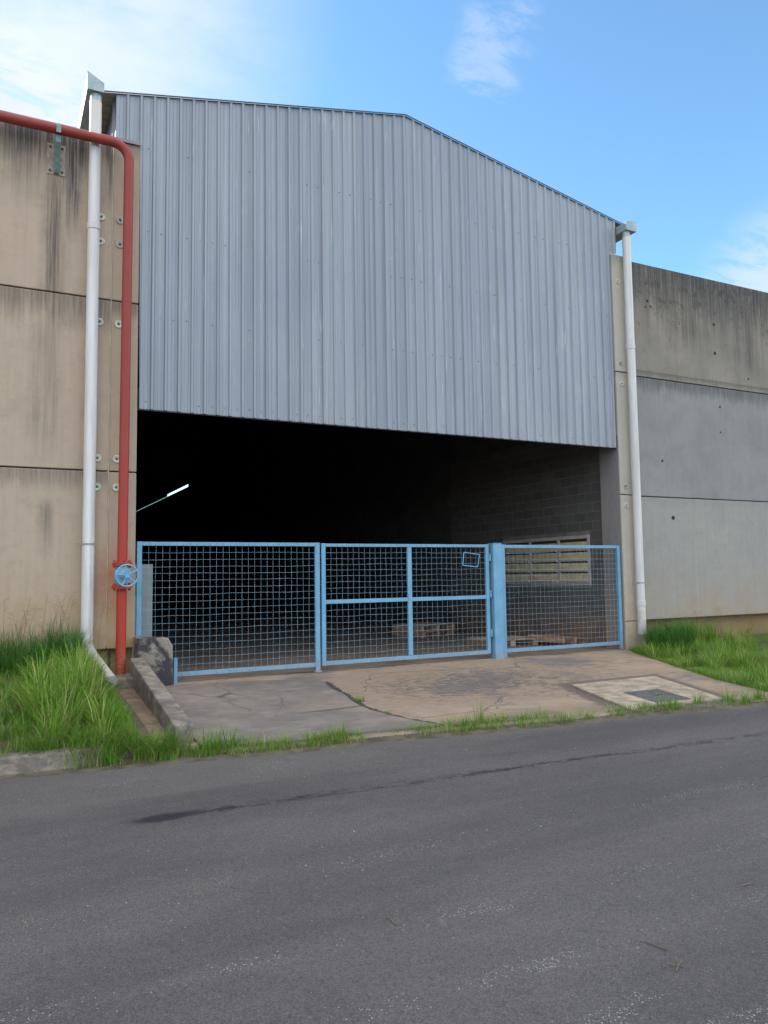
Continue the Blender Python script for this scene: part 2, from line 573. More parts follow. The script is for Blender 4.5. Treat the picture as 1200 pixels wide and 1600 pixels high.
def asphalt():
    m, g = material('worn asphalt')
    P, x, y, z = g.pos()
    big = g.noise(g.scaled(P, (0.35, 0.9, 1)), 1.0, 4, 0.6)
    mid = g.noise(P, 3.5, 5, 0.65)
    agg = g.n('ShaderNodeTexVoronoi', {'Vector': P, 'Scale': 170.0}, feature='F1')
    agg2 = g.noise(P, 210.0, 3, 0.7)
    c = g.mix(g.ss(big, 0.3, 0.7), (0.086, 0.079, 0.079), (0.122, 0.112, 0.109))
    c = g.mix(g.mul(g.ss(mid, 0.45, 0.75), 0.35), c, (0.068, 0.065, 0.070))
    lane = g.noise(g.scaled(P, (0.12, 1.3, 1)), 1.0, 5, 0.65)
    c = g.mix(g.mul(g.ss(lane, 0.46, 0.66), 0.55), c, (0.135, 0.122, 0.112))
    c = g.mix(g.mul(g.ss(lane, 0.46, 0.30), 0.45), c, (0.056, 0.055, 0.060))
    stone = g.noise(P, 46.0, 4, 0.75)
    c = g.mix(g.mul(g.ss(stone, 0.56, 0.68), 0.35), c, (0.16, 0.15, 0.142))
    c = g.mix(g.mul(g.ss(stone, 0.44, 0.34), 0.45), c, (0.048, 0.046, 0.048))
    tone = g.n('ShaderNodeSeparateColor', {0: agg.outputs['Color']})
    c = g.mix(0.55, c, g.mix(tone.outputs[0], (0.15, 0.15, 0.15), (0.85, 0.85, 0.85)), 'SOFT_LIGHT')
    c = g.mix(g.mul(g.ss(agg2, 0.58, 0.72), 0.45), c, (0.24, 0.23, 0.22))
    c = g.mix(g.mul(g.ss(agg2, 0.42, 0.30), 0.6), c, (0.055, 0.054, 0.057))
    # dusty strip next to the verge
    edge = g.mul(g.bump_at(y, -4.6, 0.9), g.ss(mid, 0.25, 0.7))
    c = g.mix(g.mul(edge, 0.30), c, (0.19, 0.16, 0.14))
    # seams of chipped white stone that run along the road
    patch = g.noise(g.scaled(P, (1.3, 0.1, 1)), 1.0, 3, 0.6)
    wob = g.mul(g.m('SUBTRACT', g.noise(P, 2.0, 3), 0.5), 0.22)
    yy = g.add(y, wob)
    spk = g.n('ShaderNodeTexVoronoi', {'Vector': P, 'Scale': 125.0}, feature='F1')
    st = g.n('ShaderNodeSeparateColor', {0: spk.outputs['Color']})
    dots = g.m('LESS_THAN', spk.outputs['Distance'], g.mul(st.outputs[1], 0.46))
    tot = None
    for (yc, w, amt, lo) in ((-7.21, 0.12, 0.35, 0.48), (-8.09, 0.09, 0.6, 0.44), (-8.68, 0.09, 0.7, 0.44), (-9.10, 0.08, 0.7, 0.43), (-9.36, 0.12, 1.1, 0.36), (-10.1, 0.15, 1.0, 0.4), (-4.75, 0.35, 0.35, 0.50), (-11.0, 0.15, 1.0, 0.4)):
        k = g.mul(g.mul(g.bump_at(yy, yc, w), amt), g.ss(patch, lo, lo + 0.2))
        tot = k if tot is None else g.m('MAXIMUM', tot, k)
    rare = g.m('GREATER_THAN', st.outputs[0], 0.992)
    sel = g.m('GREATER_THAN', g.add(g.mul(tot, 0.9), 0.0), st.outputs[0])
    sel = g.mul(g.m('MAXIMUM', sel, rare), dots)
    c = g.mix(g.mul(sel, 0.8), c, (0.50, 0.49, 0.465))
    # oil drip line
    yl = g.add(y, g.add(g.mul(x, 0.045), g.mul(wob, 0.45)))
    drip = g.mul(g.bump_at(yl, -5.75, 0.11), g.ss(g.noise(g.scaled(P, (5.0, 9.0, 1)), 1.0, 6, 0.8), 0.46, 0.54))
    dx = g.mul(g.m('SUBTRACT', x, 1.12), 0.36)
    dy = g.m('SUBTRACT', y, -5.82)
    pud = g.m('SQRT', g.add(g.mul(dx, dx), g.mul(dy, dy)))
    pud = g.m('SUBTRACT', 1.0, g.ss(g.add(pud, g.mul(g.m('SUBTRACT', mid, 0.5), 0.14)), 0.06, 0.12))
    rag = g.noise(P, 26.0, 5, 0.75)
    oil = g.m('MAXIMUM', g.mul(drip, g.ss(rag, 0.38, 0.50)), g.mul(pud, g.ss(rag, 0.30, 0.44)))
    rng_x = g.mul(g.ss(x, 0.7, 1.0), g.ss(x, 9.0, 7.0))
    oil = g.mul(oil, rng_x)
    c = g.mix(g.mul(oil, 0.96), c, (0.020, 0.016, 0.025))
    rough = g.m('SUBTRACT', 0.86, g.mul(oil, 0.3))
    h = g.add(g.mul(agg.outputs['Distance'], -1.3), g.add(g.mul(agg2, 0.6), g.mul(mid, 0.8)))
    g.surf(c, rough, normal=g.bump(h, 0.75, 0.006), spec=0.35)
    return m


M_asphalt = asphalt()


def apron_mat(name, seed, sand_amt, lo=0.42):
    m, g = material(name)
    P, x, y, z = g.pos()
    v = g.comb(g.add(x, seed), y, z)
    big = g.noise(v, 0.55, 4, 0.6)
    mid = g.noise(v, 2.3, 6, 0.68)
    fib = g.noise(g.comb(g.mul(g.add(x, seed), 2.6), g.mul(y, 11.0), 0.0), 1.0, 6, 0.7)
    gr = g.noise(v, 75.0, 3, 0.7)
    conc = g.mix(g.ss(mid, 0.3, 0.7), (0.155, 0.136, 0.124), (0.235, 0.208, 0.188))
    conc = g.mix(g.mul(g.ss(fib, 0.5, 0.72), 0.6), conc, (0.085, 0.075, 0.072))
    conc = g.mix(g.mul(g.ss(fib, 0.38, 0.25), 0.45), conc, (0.30, 0.26, 0.225))
    sand = g.mix(g.ss(mid, 0.3, 0.7), (0.285, 0.212, 0.150), (0.365, 0.28, 0.205))
    k = g.ss(g.add(g.mul(big, 0.75), g.mul(fib, 0.45)), lo + 0.12, lo + 0.20)
    c = g.mix(g.mul(k, sand_amt), conc, sand)
    c = g.mix(0.4, c, g.mix(gr, (0.25, 0.25, 0.25), (0.78, 0.78, 0.78)), 'SOFT_LIGHT')
    # dark tyre scuffs in front of the gate
    sc = g.mul(g.bump_at(y, -2.0, 2.1), g.bump_at(x, 6.3, 3.3))
    sc = g.mul(sc, g.ss(g.noise(g.comb(g.mul(x, 6.0), g.mul(y, 13.0), 3.0), 1.0, 8, 0.82), 0.44, 0.52))
    sc = g.mul(sc, g.ss(mid, 0.36, 0.56))
    c = g.mix(g.mul(sc, 1.5 * (1 if sand_amt > 0.5 else 0)), c, (0.13, 0.112, 0.102))
    ck = g.n('ShaderNodeTexVoronoi', {'Vector': g.comb(g.add(x, g.mul(mid, 0.35)), g.add(y, g.mul(fib, 0.12)), seed), 'Scale': 0.55}, feature='DISTANCE_TO_EDGE')
    crack = g.m('SUBTRACT', 1.0, g.ss(ck.outputs['Distance'], 0.001, 0.007))
    c = g.mix(g.mul(g.mul(crack, g.ss(big, 0.42, 0.55)), 0.75), c, (0.07, 0.06, 0.055))
    moss = g.mul(g.bump_at(g.add(y, g.mul(mid, 0.4)), -4.05, 0.55), g.ss(mid, 0.35, 0.6))
    c = g.mix(g.mul(moss, 0.55), c, (0.12, 0.115, 0.075))
    # dark dirt collected round the manhole surround
    yr = g.m('ADD', y, 3.68)
    xr = g.m('SUBTRACT', g.m('SUBTRACT', x, 7.80), g.mul(yr, 0.34))
    md_ = g.m('MAXIMUM', g.m('DIVIDE', g.m('ABSOLUTE', xr), 0.80), g.m('DIVIDE', g.m('ABSOLUTE', yr), 0.87))
    md_ = g.add(md_, g.mul(g.m('SUBTRACT', fib, 0.5), 0.35))
    c = g.mix(g.mul(g.m('SUBTRACT', 1.0, g.ss(md_, 1.16, 1.34)), 0.85), c, (0.115, 0.095, 0.085))
    h = g.add(g.mul(mid, 1.4), g.add(g.mul(gr, 0.25), g.mul(fib, 0.5)))
    g.surf(c, 0.92, normal=g.bump(h, 0.6, 0.012), spec=0.25)
    return m


M_apron = apron_mat('sand covered apron concrete', 0.0, 1.0, 0.40)
M_slab = apron_mat('grey brown slab concrete', 31.0, 0.25, 0.47)
M_floor = simple('inner concrete floor', (0.20, 0.155, 0.12), 0.85, var=0.25, scale=1.2, grain=0.3)
M_frame_c = simple('pale sandy manhole surround', (0.34, 0.28, 0.205), 0.9, var=0.35, scale=5.0, grain=0.5)
M_cover = simple('dark manhole cover concrete', (0.095, 0.095, 0.098), 0.85, var=0.3, scale=9.0, grain=0.7)
M_soil = simple('brown soil', (0.085, 0.06, 0.038), 0.95, var=0.4, scale=5.0, grain=0.8, gscale=40.0)


def old_concrete(name, base, seed, black=0.8):
    m, g = material(name)
    P, x, y, z = g.pos()
    v = g.comb(g.add(g.add(g.mul(x, 0.8), g.mul(y, 0.55)), g.add(g.mul(z, 0.4), seed)), g.add(g.mul(y, 0.77), g.mul(x, -0.63)), g.add(g.mul(z, 0.9), g.mul(y, 0.31)))
    n = g.noise(v, 4.5, 6, 0.7, 0.5)
    b = g.noise(v, 3.4, 6, 0.72, 0.6)
    gr = g.noise(v, 60.0, 3, 0.7)
    c = g.mix(g.ss(n, 0.3, 0.7), base, tuple(k * 0.62 for k in base))
    c = g.mix(g.mul(g.ss(b, 0.42, 0.55), black), c, (0.045, 0.042, 0.05))
    c = g.mix(0.5, c, g.mix(gr, (0.2, 0.2, 0.2), (0.8, 0.8, 0.8)), 'SOFT_LIGHT')
    g.surf(c, 0.93, normal=g.bump(g.add(g.mul(n, 1.5), g.mul(gr, 0.4)), 0.7, 0.012), spec=0.2)
    return m


M_block_old = old_concrete('blackened old concrete', (0.30, 0.27, 0.235), 3.0, 0.95)
M_kerb = old_concrete('weathered kerb concrete', (0.31, 0.27, 0.225), 11.0, 0.45)
M_gut = old_concrete('drain channel concrete', (0.34, 0.245, 0.175), 17.0, 0.25)


def grass_mat(name, a, b, dry, dry_at=0.86):
    m, g = material(name)
    at = g.n('ShaderNodeAttribute', attribute_name='tone')
    t = at.outputs['Fac']
    c = g.mix(t, a, b)
    c = g.mix(g.ss(t, dry_at, dry_at + 0.08), c, dry)
    bs = g.n('ShaderNodeBsdfPrincipled', {'Base Color': c, 'Roughness': 0.5, 'Specular IOR Level': 0.35})
    tr = g.n('ShaderNodeBsdfTranslucent', {'Color': c})
    mx = g.n('ShaderNodeMixShader', {0: 0.35, 1: bs.outputs[0], 2: tr.outputs[0]})
    o = g.n('ShaderNodeOutputMaterial')
    g.t.links.new(mx.outputs[0], o.inputs[0])
    return m


M_grass = grass_mat('bright green grass blades', (0.035, 0.14, 0.012), (0.25, 0.43, 0.045), (0.46, 0.40, 0.18), 0.82)
M_grass_d = grass_mat('deep green grass blades', (0.022, 0.095, 0.02), (0.10, 0.26, 0.04), (0.28, 0.24, 0.10), 0.92)
M_grass_y = grass_mat('yellowish verge grass blades', (0.09, 0.21, 0.03), (0.27, 0.40, 0.07), (0.48, 0.40, 0.21), 0.76)
M_stem = grass_mat('dry grass stems', (0.12, 0.12, 0.05), (0.20, 0.16, 0.08), (0.22, 0.15, 0.09), 0.7)


# ------------------------------------------------------------------ ground
def grid(name, xs, ys, zf, mat, kind='structure'):
    nx, ny = len(xs), len(ys)
    mb = MB()
    mb.v = [(x, y, zf(x, y)) for y in ys for x in xs]
    mb.f = [(j * nx + i, j * nx + i + 1, (j + 1) * nx + i + 1, (j + 1) * nx + i) for j in range(ny - 1) for i in range(nx - 1)]
    o = obj(name, mb, mat, smooth=False)
    o.data.polygons.foreach_set('use_smooth', [True] * len(o.data.polygons))
    o['kind'] = kind
    return o


def wob(x, y, s=1.0):
    return (math.sin(x * 1.7 * s + y * 0.9) + math.sin(x * 3.1 * s - y * 2.3 + 1.3) * 0.5 + math.sin(y * 4.3 * s + x * 1.1 + 0.4) * 0.4)


def edge_y(x):
    """edge between the asphalt and the verge"""
    return -3.98 - 0.10 * max(-2.0, min(x, 14.0)) + 0.03 * wob(x, 0.0, 1.2)


def apron_z(x, y):
    t = max(0.0, min(1.0, (y + 4.6) / 4.6))
    return -0.055 + 0.112 * t + 0.006 * wob(x, y, 0.6)


ROAD_Z = -0.08
mb = MB()
mb.v = [(-600, -600, -0.16), (600, -600, -0.16), (600, 600, -0.16), (-600, 600, -0.16)]
mb.f = [(0, 1, 2, 3)]
obj('ground', mb, M_soil, kind='structure')

xs = list(np.arange(-3, 16.01, 0.2))
xs = [-140, -60, -20, -8] + xs + [22, 40, 80, 140]
mb = MB()
mb.v = []
for x in xs:
    mb.v += [(x, -13.5, ROAD_Z), (x, -9.0, ROAD_Z + 0.003), (x, -6.0, ROAD_Z), (x, edge_y(x), ROAD_Z - 0.004)]
mb.f = [(i * 4 + k, (i + 1) * 4 + k, (i + 1) * 4 + k + 1, i * 4 + k + 1) for i in range(len(xs) - 1) for k in range(3)]
obj('road', mb, M_asphalt, kind='structure')

# earth strip the verge grows from, just above the ground sheet and below the apron
mb = MB()
for x in xs:
    mb.v += [(x, edge_y(x) - 0.35, ROAD_Z - 0.02), (x, edge_y(x) + 0.02, ROAD_Z + 0.012), (x, edge_y(x) + 0.5, ROAD_Z + 0.004)]
mb.f = [(i * 3 + k, (i + 1) * 3 + k, (i + 1) * 3 + k + 1, i * 3 + k + 1) for i in range(len(xs) - 1) for k in range(2)]
obj('verge_soil', mb, simple('sandy verge soil', (0.095, 0.08, 0.055), 0.95, var=0.4, scale=6.0, grain=0.8, gscale=40.0), kind='structure')

# driveway apron in front of the gate
mb = MB()
axs = list(np.arange(1.72, 11.61, 0.15))
tys = np.linspace(0, 1, 30)
for x in axs:
    y0 = edge_y(x) + 0.07
    mb.v.append((x, y0 - 0.03, ROAD_Z - 0.02))
    for t in tys:
        y = y0 + (0.3 - y0) * t
        mb.v.append((x, y, apron_z(x, y)))
n_ = len(tys) + 1
mb.f = [(i * n_ + k, (i + 1) * n_ + k, (i + 1) * n_ + k + 1, i * n_ + k + 1) for i in range(len(axs) - 1) for k in range(n_ - 1)]
o = obj('driveway', mb, M_apron, kind='structure')
o.data.polygons.foreach_set('use_smooth', [True] * len(o.data.polygons))

# older, rougher slab laid over the left half, broken right edge
slab_edge = [(2.30, -0.34), (2.75, -0.42), (3.3, -0.47), (3.9, -0.55), (4.28, -0.68), (4.30, -0.95), (4.22, -1.3), (4.13, -1.69), (4.10, -2.1), (4.02, -2.5), (3.97, -2.85), (3.99, -3.2), (4.04, -3.6), (4.16, -3.95), (4.3, -4.24)]
poly = [(1.80, -0.34)] + slab_edge
for x in np.arange(4.2, 1.80, -0.3):
    poly.append((x, edge_y(x) + 0.14))
poly.append((1.80, edge_y(1.8) + 0.14))
bm = bmesh.new()
vs_ = [bm.verts.new((x + 0.012 * wob(x * 9, y * 9), y + 0.012 * wob(y * 8, x * 7), 0)) for x, y in poly]
fc = bm.faces.new(vs_)
bmesh.ops.triangulate(bm, faces=[fc])
bmesh.ops.subdivide_edges(bm, edges=bm.edges[:], cuts=5, use_grid_fill=True)
bmesh.ops.recalc_face_normals(bm, faces=bm.faces)
for f in bm.faces:
    if f.normal.z < 0:
        f.normal_flip()
ext = bmesh.ops.extrude_face_region(bm, geom=bm.faces[:])
for v in bm.verts:
    v.co.z = apron_z(v.co.x, v.co.y) - 0.05
for v in [e for e in ext['geom'] if isinstance(e, bmesh.types.BMVert)]:
    v.co.z = apron_z(v.co.x, v.co.y) + 0.026 + 0.003 * wob(v.co.x * 3, v.co.y * 3)
bmesh.ops.recalc_face_normals(bm, faces=bm.faces)
me = bpy.data.meshes.new('driveway_slab')
bm.to_mesh(me)
bm.free()
me.materials.append(M_slab)
o = bpy.data.objects.new('driveway_slab', me)
col.objects.link(o)
o['kind'] = 'structure'

# dirt and crumbs in the open joint along the broken slab edge
mb = MB()
rib = []
ee = np.array(slab_edge)
tt = np.linspace(0, len(ee) - 1, 90)
ex_ = np.interp(tt, np.arange(len(ee)), ee[:, 0])
ey_ = np.interp(tt, np.arange(len(ee)), ee[:, 1])
for i in range(90):
    j, k = min(i + 1, 89), max(i - 1, 0)
    d_ = Vector((ex_[j] - ex_[k], ey_[j] - ey_[k], 0)).normalized()
    nn = Vector((-d_.y, d_.x, 0))
    wdt = 0.035 + 0.055 * rng.random() + (0.05 if i > 30 else 0)
    q = Vector((ex_[i], ey_[i], 0))
    a_, b_ = q - nn * 0.05, q + nn * wdt
    rib += [(a_.x, a_.y, apron_z(a_.x, a_.y) + 0.005), (b_.x, b_.y, apron_z(b_.x, b_.y) + 0.004)]
mb.v = rib
mb.f = [(2 * i, 2 * i + 1, 2 * i + 3, 2 * i + 2) for i in range(89)]
obj('joint_dirt', mb, simple('dark joint dirt', (0.055, 0.046, 0.04), 0.95, var=0.4, scale=20.0, grain=0.8), kind='structure')

# inner floor
mb = MB().box(1.3, 11.6, 0.32, 72, -0.1, 0.052)
obj('floor', mb, M_floor, kind='structure')


def bank_l(x, y):
    t = max(0.0, min(1.0, (y + 4.05) / 3.6))
    zz = 0.07 + 0.40 * t ** 0.9
    e = max(0.0, min(1.0, (1.42 - x) / 0.35))
    if y < -3.96:
        if x < 0.95:
            return -0.2
        return -0.11 + 0.13 * max(0.0, (y + 4.2) / 0.24)
    return zz * (0.55 + 0.45 * e) + 0.02 * wob(x, y, 1.3) - 0.02


grid('left_bank', list(np.linspace(-14, -3, 12)) + list(np.linspace(-2.6, 1.40, 24)), [-4.16, -4.08, -4.0] + list(np.linspace(-3.95, 0.18, 26)), bank_l, M_soil)


def bank_edge_x(y):
    """left limit of the grass right of the driveway"""
    pts = [(-5.6, 9.6), (-4.39, 9.34), (-3.46, 9.50), (-1.98, 10.17), (-0.73, 10.75), (-0.25, 11.0), (0.4, 11.05)]
    return float(np.interp(y, [p[0] for p in pts], [p[1] for p in pts]))


def bank_r(x, y):
    d = x - bank_edge_x(y)
    t = max(0.0, min(1.0, d / 1.2))
    u = max(0.0, min(1.0, (y + 5.0) / 5.0))
    return apron_z(x, y) - 0.03 + 0.10 * t * (0.3 + 0.7 * u) + 0.012 * wob(x, y, 1.1)


mb = MB()
bys = list(np.linspace(-5.45, 0.30, 34))
ts = list(np.linspace(0, 1, 16) ** 1.6)
for y in bys:
    x0 = bank_edge_x(y) - 0.05
    for t in ts:
        x = x0 + (44 - x0) * t
        yy = max(y, edge_y(x) + 0.1)
        mb.v.append((x, yy, bank_r(x, yy)))
n_ = len(ts)
mb.f = [(j * n_ + k, j * n_ + k + 1, (j + 1) * n_ + k + 1, (j + 1) * n_ + k) for j in range(len(bys) - 1) for k in range(n_ - 1)]
o = obj('right_bank', mb, M_soil, kind='structure')
o.data.polygons.foreach_set('use_smooth', [True] * len(o.data.polygons))


# ------------------------------------------------------------------ precast walls
def panel_stack(parent, x0, x1, y0, y1, mats, name, tops=(0.6, 3.1, 5.6, 8.05), gap=0.014, bevel=0.012):
    for k in range(3):
        mb = MB().box(x0, x1, y0, y1, tops[k] + (gap if k else 0), tops[k + 1] - (0 if k == 2 else 0.004))
        obj(name, mb, mats[k], parent, bevel=bevel)


W1 = thing('concrete_wall', 'tan stained concrete panel wall left of the corrugated shed front, above tall grass', 'wall', (-4, 0, 0))
for (a, b) in ((-14.0, -7.01), (-6.99, 1.412)):
    panel_stack(W1, a, b, 0.0, 0.15, (M_panel_tan,) * 3, 'panel')
panel_stack(W1, 1.424, 1.80, 0.004, 0.42, (M_column_tan,) * 3, 'column_block')
obj('sealant_seam', MB().box(1.4125, 1.4235, 0.003, 0.03, 0.62, 8.04), simple('pale sealant', (0.46, 0.40, 0.33), 0.8), W1)
obj('foundation', MB().box(-14, 1.80, 0.16, 0.4, -0.15, 0.597), M_found, W1)
obj('backing', MB().box(-14, 1.41, 0.152, 0.2, 0.6, 8.0), M_innerwall, W1)
# thin flashing on top of the wall
mb = MB().box(-14, 1.805, -0.03, 0.16, 8.052, 8.068)
mb.box(-14, 1.805, -0.034, -0.028, 8.02, 8.068)
obj('coping', mb, M_coping, W1)


def disc(c, r, t, seg=16, dish=0.4):
    """bolt cover facing -Y: rim, shallow dish and centre"""
    x, y, z = c
    prof = [(r, 0.0), (r, -t), (r * 0.82, -t * 1.3), (r * dish, -t * 0.9), (r * dish * 0.9, -t * 0.2)]
    mb = MB()
    for (rr, dy) in prof:
        for k in range(seg):
            a = 2 * math.pi * k / seg
            mb.v.append((x + rr * math.cos(a), y + dy, z + rr * math.sin(a)))
    for i in range(len(prof) - 1):
        for k in range(seg):
            k2 = (k + 1) % seg
            mb.f.append((i * seg + k, i * seg + k2, (i + 1) * seg + k2, (i + 1) * seg + k))
    mb.f.append(tuple(range((len(prof) - 1) * seg, len(prof) * seg)))
    return mb


def bolt_cover(parent, x, y, z, mat, r=0.055, core=True):
    b = obj('bolt_cover', disc((x, y, z), r, 0.012), mat, parent, loc=(x, y, z))
    if core:
        mb = MB().tube([(x, y - 0.001, z), (x, y - 0.010, z)], r * 0.28, 6)
        obj('bolt_head', mb, M_dark, b)


for (z, mt) in ((6.82, 0), (6.455, 0), (5.26, 0), (3.285, 0), (2.875, 0)):
    bolt_cover(W1, 1.262, 0.0, z, M_washer)
    bolt_cover(W1, 1.525, 0.004, z, M_washer2 if z > 5.5 else M_washer)

W2 = thing('concrete_wall', 'grey weathered concrete panel wall right of the shed front, blackened along its top', 'wall', (18, 0.12, 0))
for (a, b) in ((11.62, 20.0), (20.02, 28.4), (28.42, 44.0)):
    panel_stack(W2, a, b, 0.12, 0.28, (M_panel_low, M_panel_mid, M_panel_top), 'panel')
panel_stack(W2, 11.09, 11.44, 0.0, 0.55, (M_column_pale,) * 3, 'column_block')
M_jamb = concrete_panel('grey doorway jamb concrete', (0.23, 0.22, 0.225), (0.10, 0.10, 0.10), (0.26, 0.245, 0.24), 83.0, [(4.3, 1.0, 0.3)], blotch=0.4)
obj('jamb_face', MB().box(11.078, 11.0885, 0.02, 0.548, 0.05, 4.3), M_jamb, W2)
obj('column_foot', MB().box(11.095, 11.60, 0.008, 0.55, -0.15, 0.592), M_column_pale, W2, bevel=0.01)
panel_stack(W2, 11.45, 11.606, 0.06, 0.5, (M_column_pale,) * 3, 'column_side')
obj('foundation', MB().box(11.6, 44, 0.42, 0.7, -0.15, 0.597), M_found, W2)
obj('backing', MB().box(11.62, 44, 0.282, 0.42, 0.6, 7.95), M_innerwall, W2)
for (z, mt) in ((7.49, M_washer), (5.78, M_washer2), (5.36, M_washer), (3.27, M_washer2), (2.89, M_washer)):
    bolt_cover(W2, 11.23, 0.0, z, mt, 0.05)
for (x, z, r) in ((14.15, 7.02, .035), (14.14, 6.37, .04), (12.16, 7.26, .03), (12.25, 7.15, .025), (12.1, 7.12, .022), (14.22, 5.17, .025), (14.2, 4.6, .02), (12.4, 3.87, .028), (12.64, 2.68, .045), (15.2, 5.9, .025)):
    mb = disc((x, 0.119, z), r, 0.004, 10, 0.7)
    obj('painted_tie_hole', mb, M_hole, W2)  # dark disc on the face, painted in place of a shaded hole

# ------------------------------------------------------------------ warehouse shell
XC, ZA, SL = 6.35, 9.74, 0.197


def roof_z(x):
    return ZA - SL * abs(x - XC)


WH = thing('warehouse', 'tall steel shed front of grey corrugated sheets above a dark open doorway', 'building', (XC, 0.3, 0))
PITCH = 0.196
prof = [(0.0, 0.0), (0.048, 0.0), (0.052, -0.004), (0.060, -0.004), (0.064, 0.0), (0.098, 0.0), (0.102, -0.004), (0.110, -0.004), (0.114, 0.0),
        (0.134, 0.0), (0.150, -0.027), (0.180, -0.027), (0.196, 0.0)]
ZB = 4.05
YV = 0.052
x_start = 1.455
sheet_i = 0
ribs = int((11.215 - x_start) / PITCH)
xx = x_start
while xx < 11.18:
    npit = min(5, int(round((11.215 - xx) / PITCH)))
    if npit < 1:
        break
    jig = rng.uniform(-0.002, 0.002)
    pts = []
    for k in range(npit):
        for (px, py) in prof[:-1]:
            pts.append((xx + k * PITCH + px, py))
    pts.append((xx + npit * PITCH + 0.012, 0.0))
    dyo = -0.003 if sheet_i % 2 else 0.0
    mb = MB()
    zj = rng.uniform(-0.006, 0.006)
    for (px, py) in pts:
        zb = ZB + zj
        if px < 1.802 or px > 11.075:
            zb = 8.075
        yb = YV + py + dyo + jig
        mb.v += [(px, yb, zb), (px, yb + rng.uniform(-.0015, .0015), (zb + roof_z(px)) / 2), (px, yb, roof_z(px) - 0.004)]
    for i in range(len(pts) - 1):
        mb.f += [(i * 3, i * 3 + 3, i * 3 + 4, i * 3 + 1), (i * 3 + 1, i * 3 + 4, i * 3 + 5, i * 3 + 2)]
    sh = obj('cladding_sheet', mb, M_steel, WH)
    # fixing screws of this sheet
    mb = MB()
    for k in range(npit):
        cx = xx + k * PITCH + 0.081
        for zz in (4.17, 5.45, 6.75, 8.05):
            if (cx < 1.81 or cx > 11.07) and zz < 8.08:
                continue
            if random.random() < 0.4:
                mb.tube([(cx, YV + dyo + 0.002, zz + random.uniform(-.015, .015)), (cx, YV + dyo - 0.010, zz)], 0.0065, 6)
    if mb.v:
        s = obj('screw_row', mb, M_dark, sh)
        s['kind'] = 'stuff'
    xx += npit * PITCH
    sheet_i += 1

# lintel beam hidden behind the lower edge of the sheets
obj('lintel_beam', MB().box(1.82, 11.08, 0.09, 0.25, ZB + 0.03, ZB + 0.33), M_dark, WH)
obj('bottom_trim', MB().box(1.81, 11.085, 0.062, 0.088, ZB - 0.012, ZB + 0.03), M_dark, WH)


# roof: two slopes, ribs run down the slope, pitch along the depth
def roof_slope(name, xe):
    mb = MB()
    y = 0.030
    ys = []
    while y < 72:
        for (px, py) in ((0.0, 0.0), (0.13, 0.0), (0.148, 0.03), (0.178, 0.03)):
            ys.append((y + px, py))
        y += PITCH
    for (yy, dz) in ys:
        mb.v += [(XC, yy, ZA + 0.006 + dz), (xe, yy, roof_z(xe) + 0.006 + dz)]
    for i in range(len(ys) - 1):
        mb.f.append((i * 2, i * 2 + 1, i * 2 + 3, i * 2 + 2))
    return obj(name, mb, M_soffit, WH)


roof_slope('roof_slope', 1.16)
roof_slope('roof_slope', 11.56)
# dark sheets added under the roof, the hall's shade put into their colour
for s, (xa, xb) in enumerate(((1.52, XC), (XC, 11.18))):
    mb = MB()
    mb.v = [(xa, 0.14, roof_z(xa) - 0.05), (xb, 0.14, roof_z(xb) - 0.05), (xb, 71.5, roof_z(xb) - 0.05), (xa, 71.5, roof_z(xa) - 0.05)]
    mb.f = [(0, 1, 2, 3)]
    obj('darkening_sheet', mb, M_roofin, WH)
# front rake trims: thin dark edge along the gable
for (xa, xb) in ((1.16, XC), (XC, 11.56)):
    mb = MB()
    za, zb = roof_z(xa), roof_z(xb)
    mb.hexa([(xa, 0.006, za + 0.004), (xb, 0.006, zb + 0.004), (xb, 0.016, zb + 0.004), (xa, 0.016, za + 0.004),
             (xa, 0.006, za + 0.022), (xb, 0.006, zb + 0.022), (xb, 0.016, zb + 0.022), (xa, 0.016, za + 0.022)])
    obj('rake_trim', mb, M_dark, WH)


def side_clad(x, sgn):
    mb = MB()
    y = 0.06
    ys = []
    while y < 71:
        for (px, py) in ((0.0, 0.0), (0.13, 0.0), (0.148, 0.034), (0.178, 0.034)):
            ys.append((y + px, py))
        y += PITCH
    for (yy, d) in ys:
        mb.v += [(x + sgn * d, yy, 7.98), (x + sgn * d, yy, roof_z(x) - 0.003)]
    for i in range(len(ys) - 1):
        mb.f.append((i * 2, i * 2 + 1, i * 2 + 3, i * 2 + 2))
    return obj('side_cladding', mb, M_steel, WH)


side_clad(1.455, -1)
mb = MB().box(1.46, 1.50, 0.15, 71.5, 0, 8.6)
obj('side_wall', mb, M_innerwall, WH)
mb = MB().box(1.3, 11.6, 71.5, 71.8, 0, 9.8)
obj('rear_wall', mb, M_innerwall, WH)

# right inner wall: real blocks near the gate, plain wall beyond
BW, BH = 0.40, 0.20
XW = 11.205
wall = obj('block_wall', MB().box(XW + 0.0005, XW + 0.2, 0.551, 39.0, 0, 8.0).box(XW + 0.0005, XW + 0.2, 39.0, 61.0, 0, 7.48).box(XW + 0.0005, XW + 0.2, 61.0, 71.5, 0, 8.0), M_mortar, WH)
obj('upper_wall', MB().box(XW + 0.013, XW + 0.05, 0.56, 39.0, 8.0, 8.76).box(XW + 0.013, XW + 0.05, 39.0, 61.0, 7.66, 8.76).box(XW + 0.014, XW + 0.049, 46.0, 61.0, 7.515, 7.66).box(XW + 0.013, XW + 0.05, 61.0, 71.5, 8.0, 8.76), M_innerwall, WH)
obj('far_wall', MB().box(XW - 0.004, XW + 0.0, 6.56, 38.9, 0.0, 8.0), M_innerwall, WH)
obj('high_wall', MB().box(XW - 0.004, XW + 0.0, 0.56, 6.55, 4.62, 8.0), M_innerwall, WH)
WY0, WY1, WZ0, WZ1 = 1.06, 4.15, 1.30, 2.36
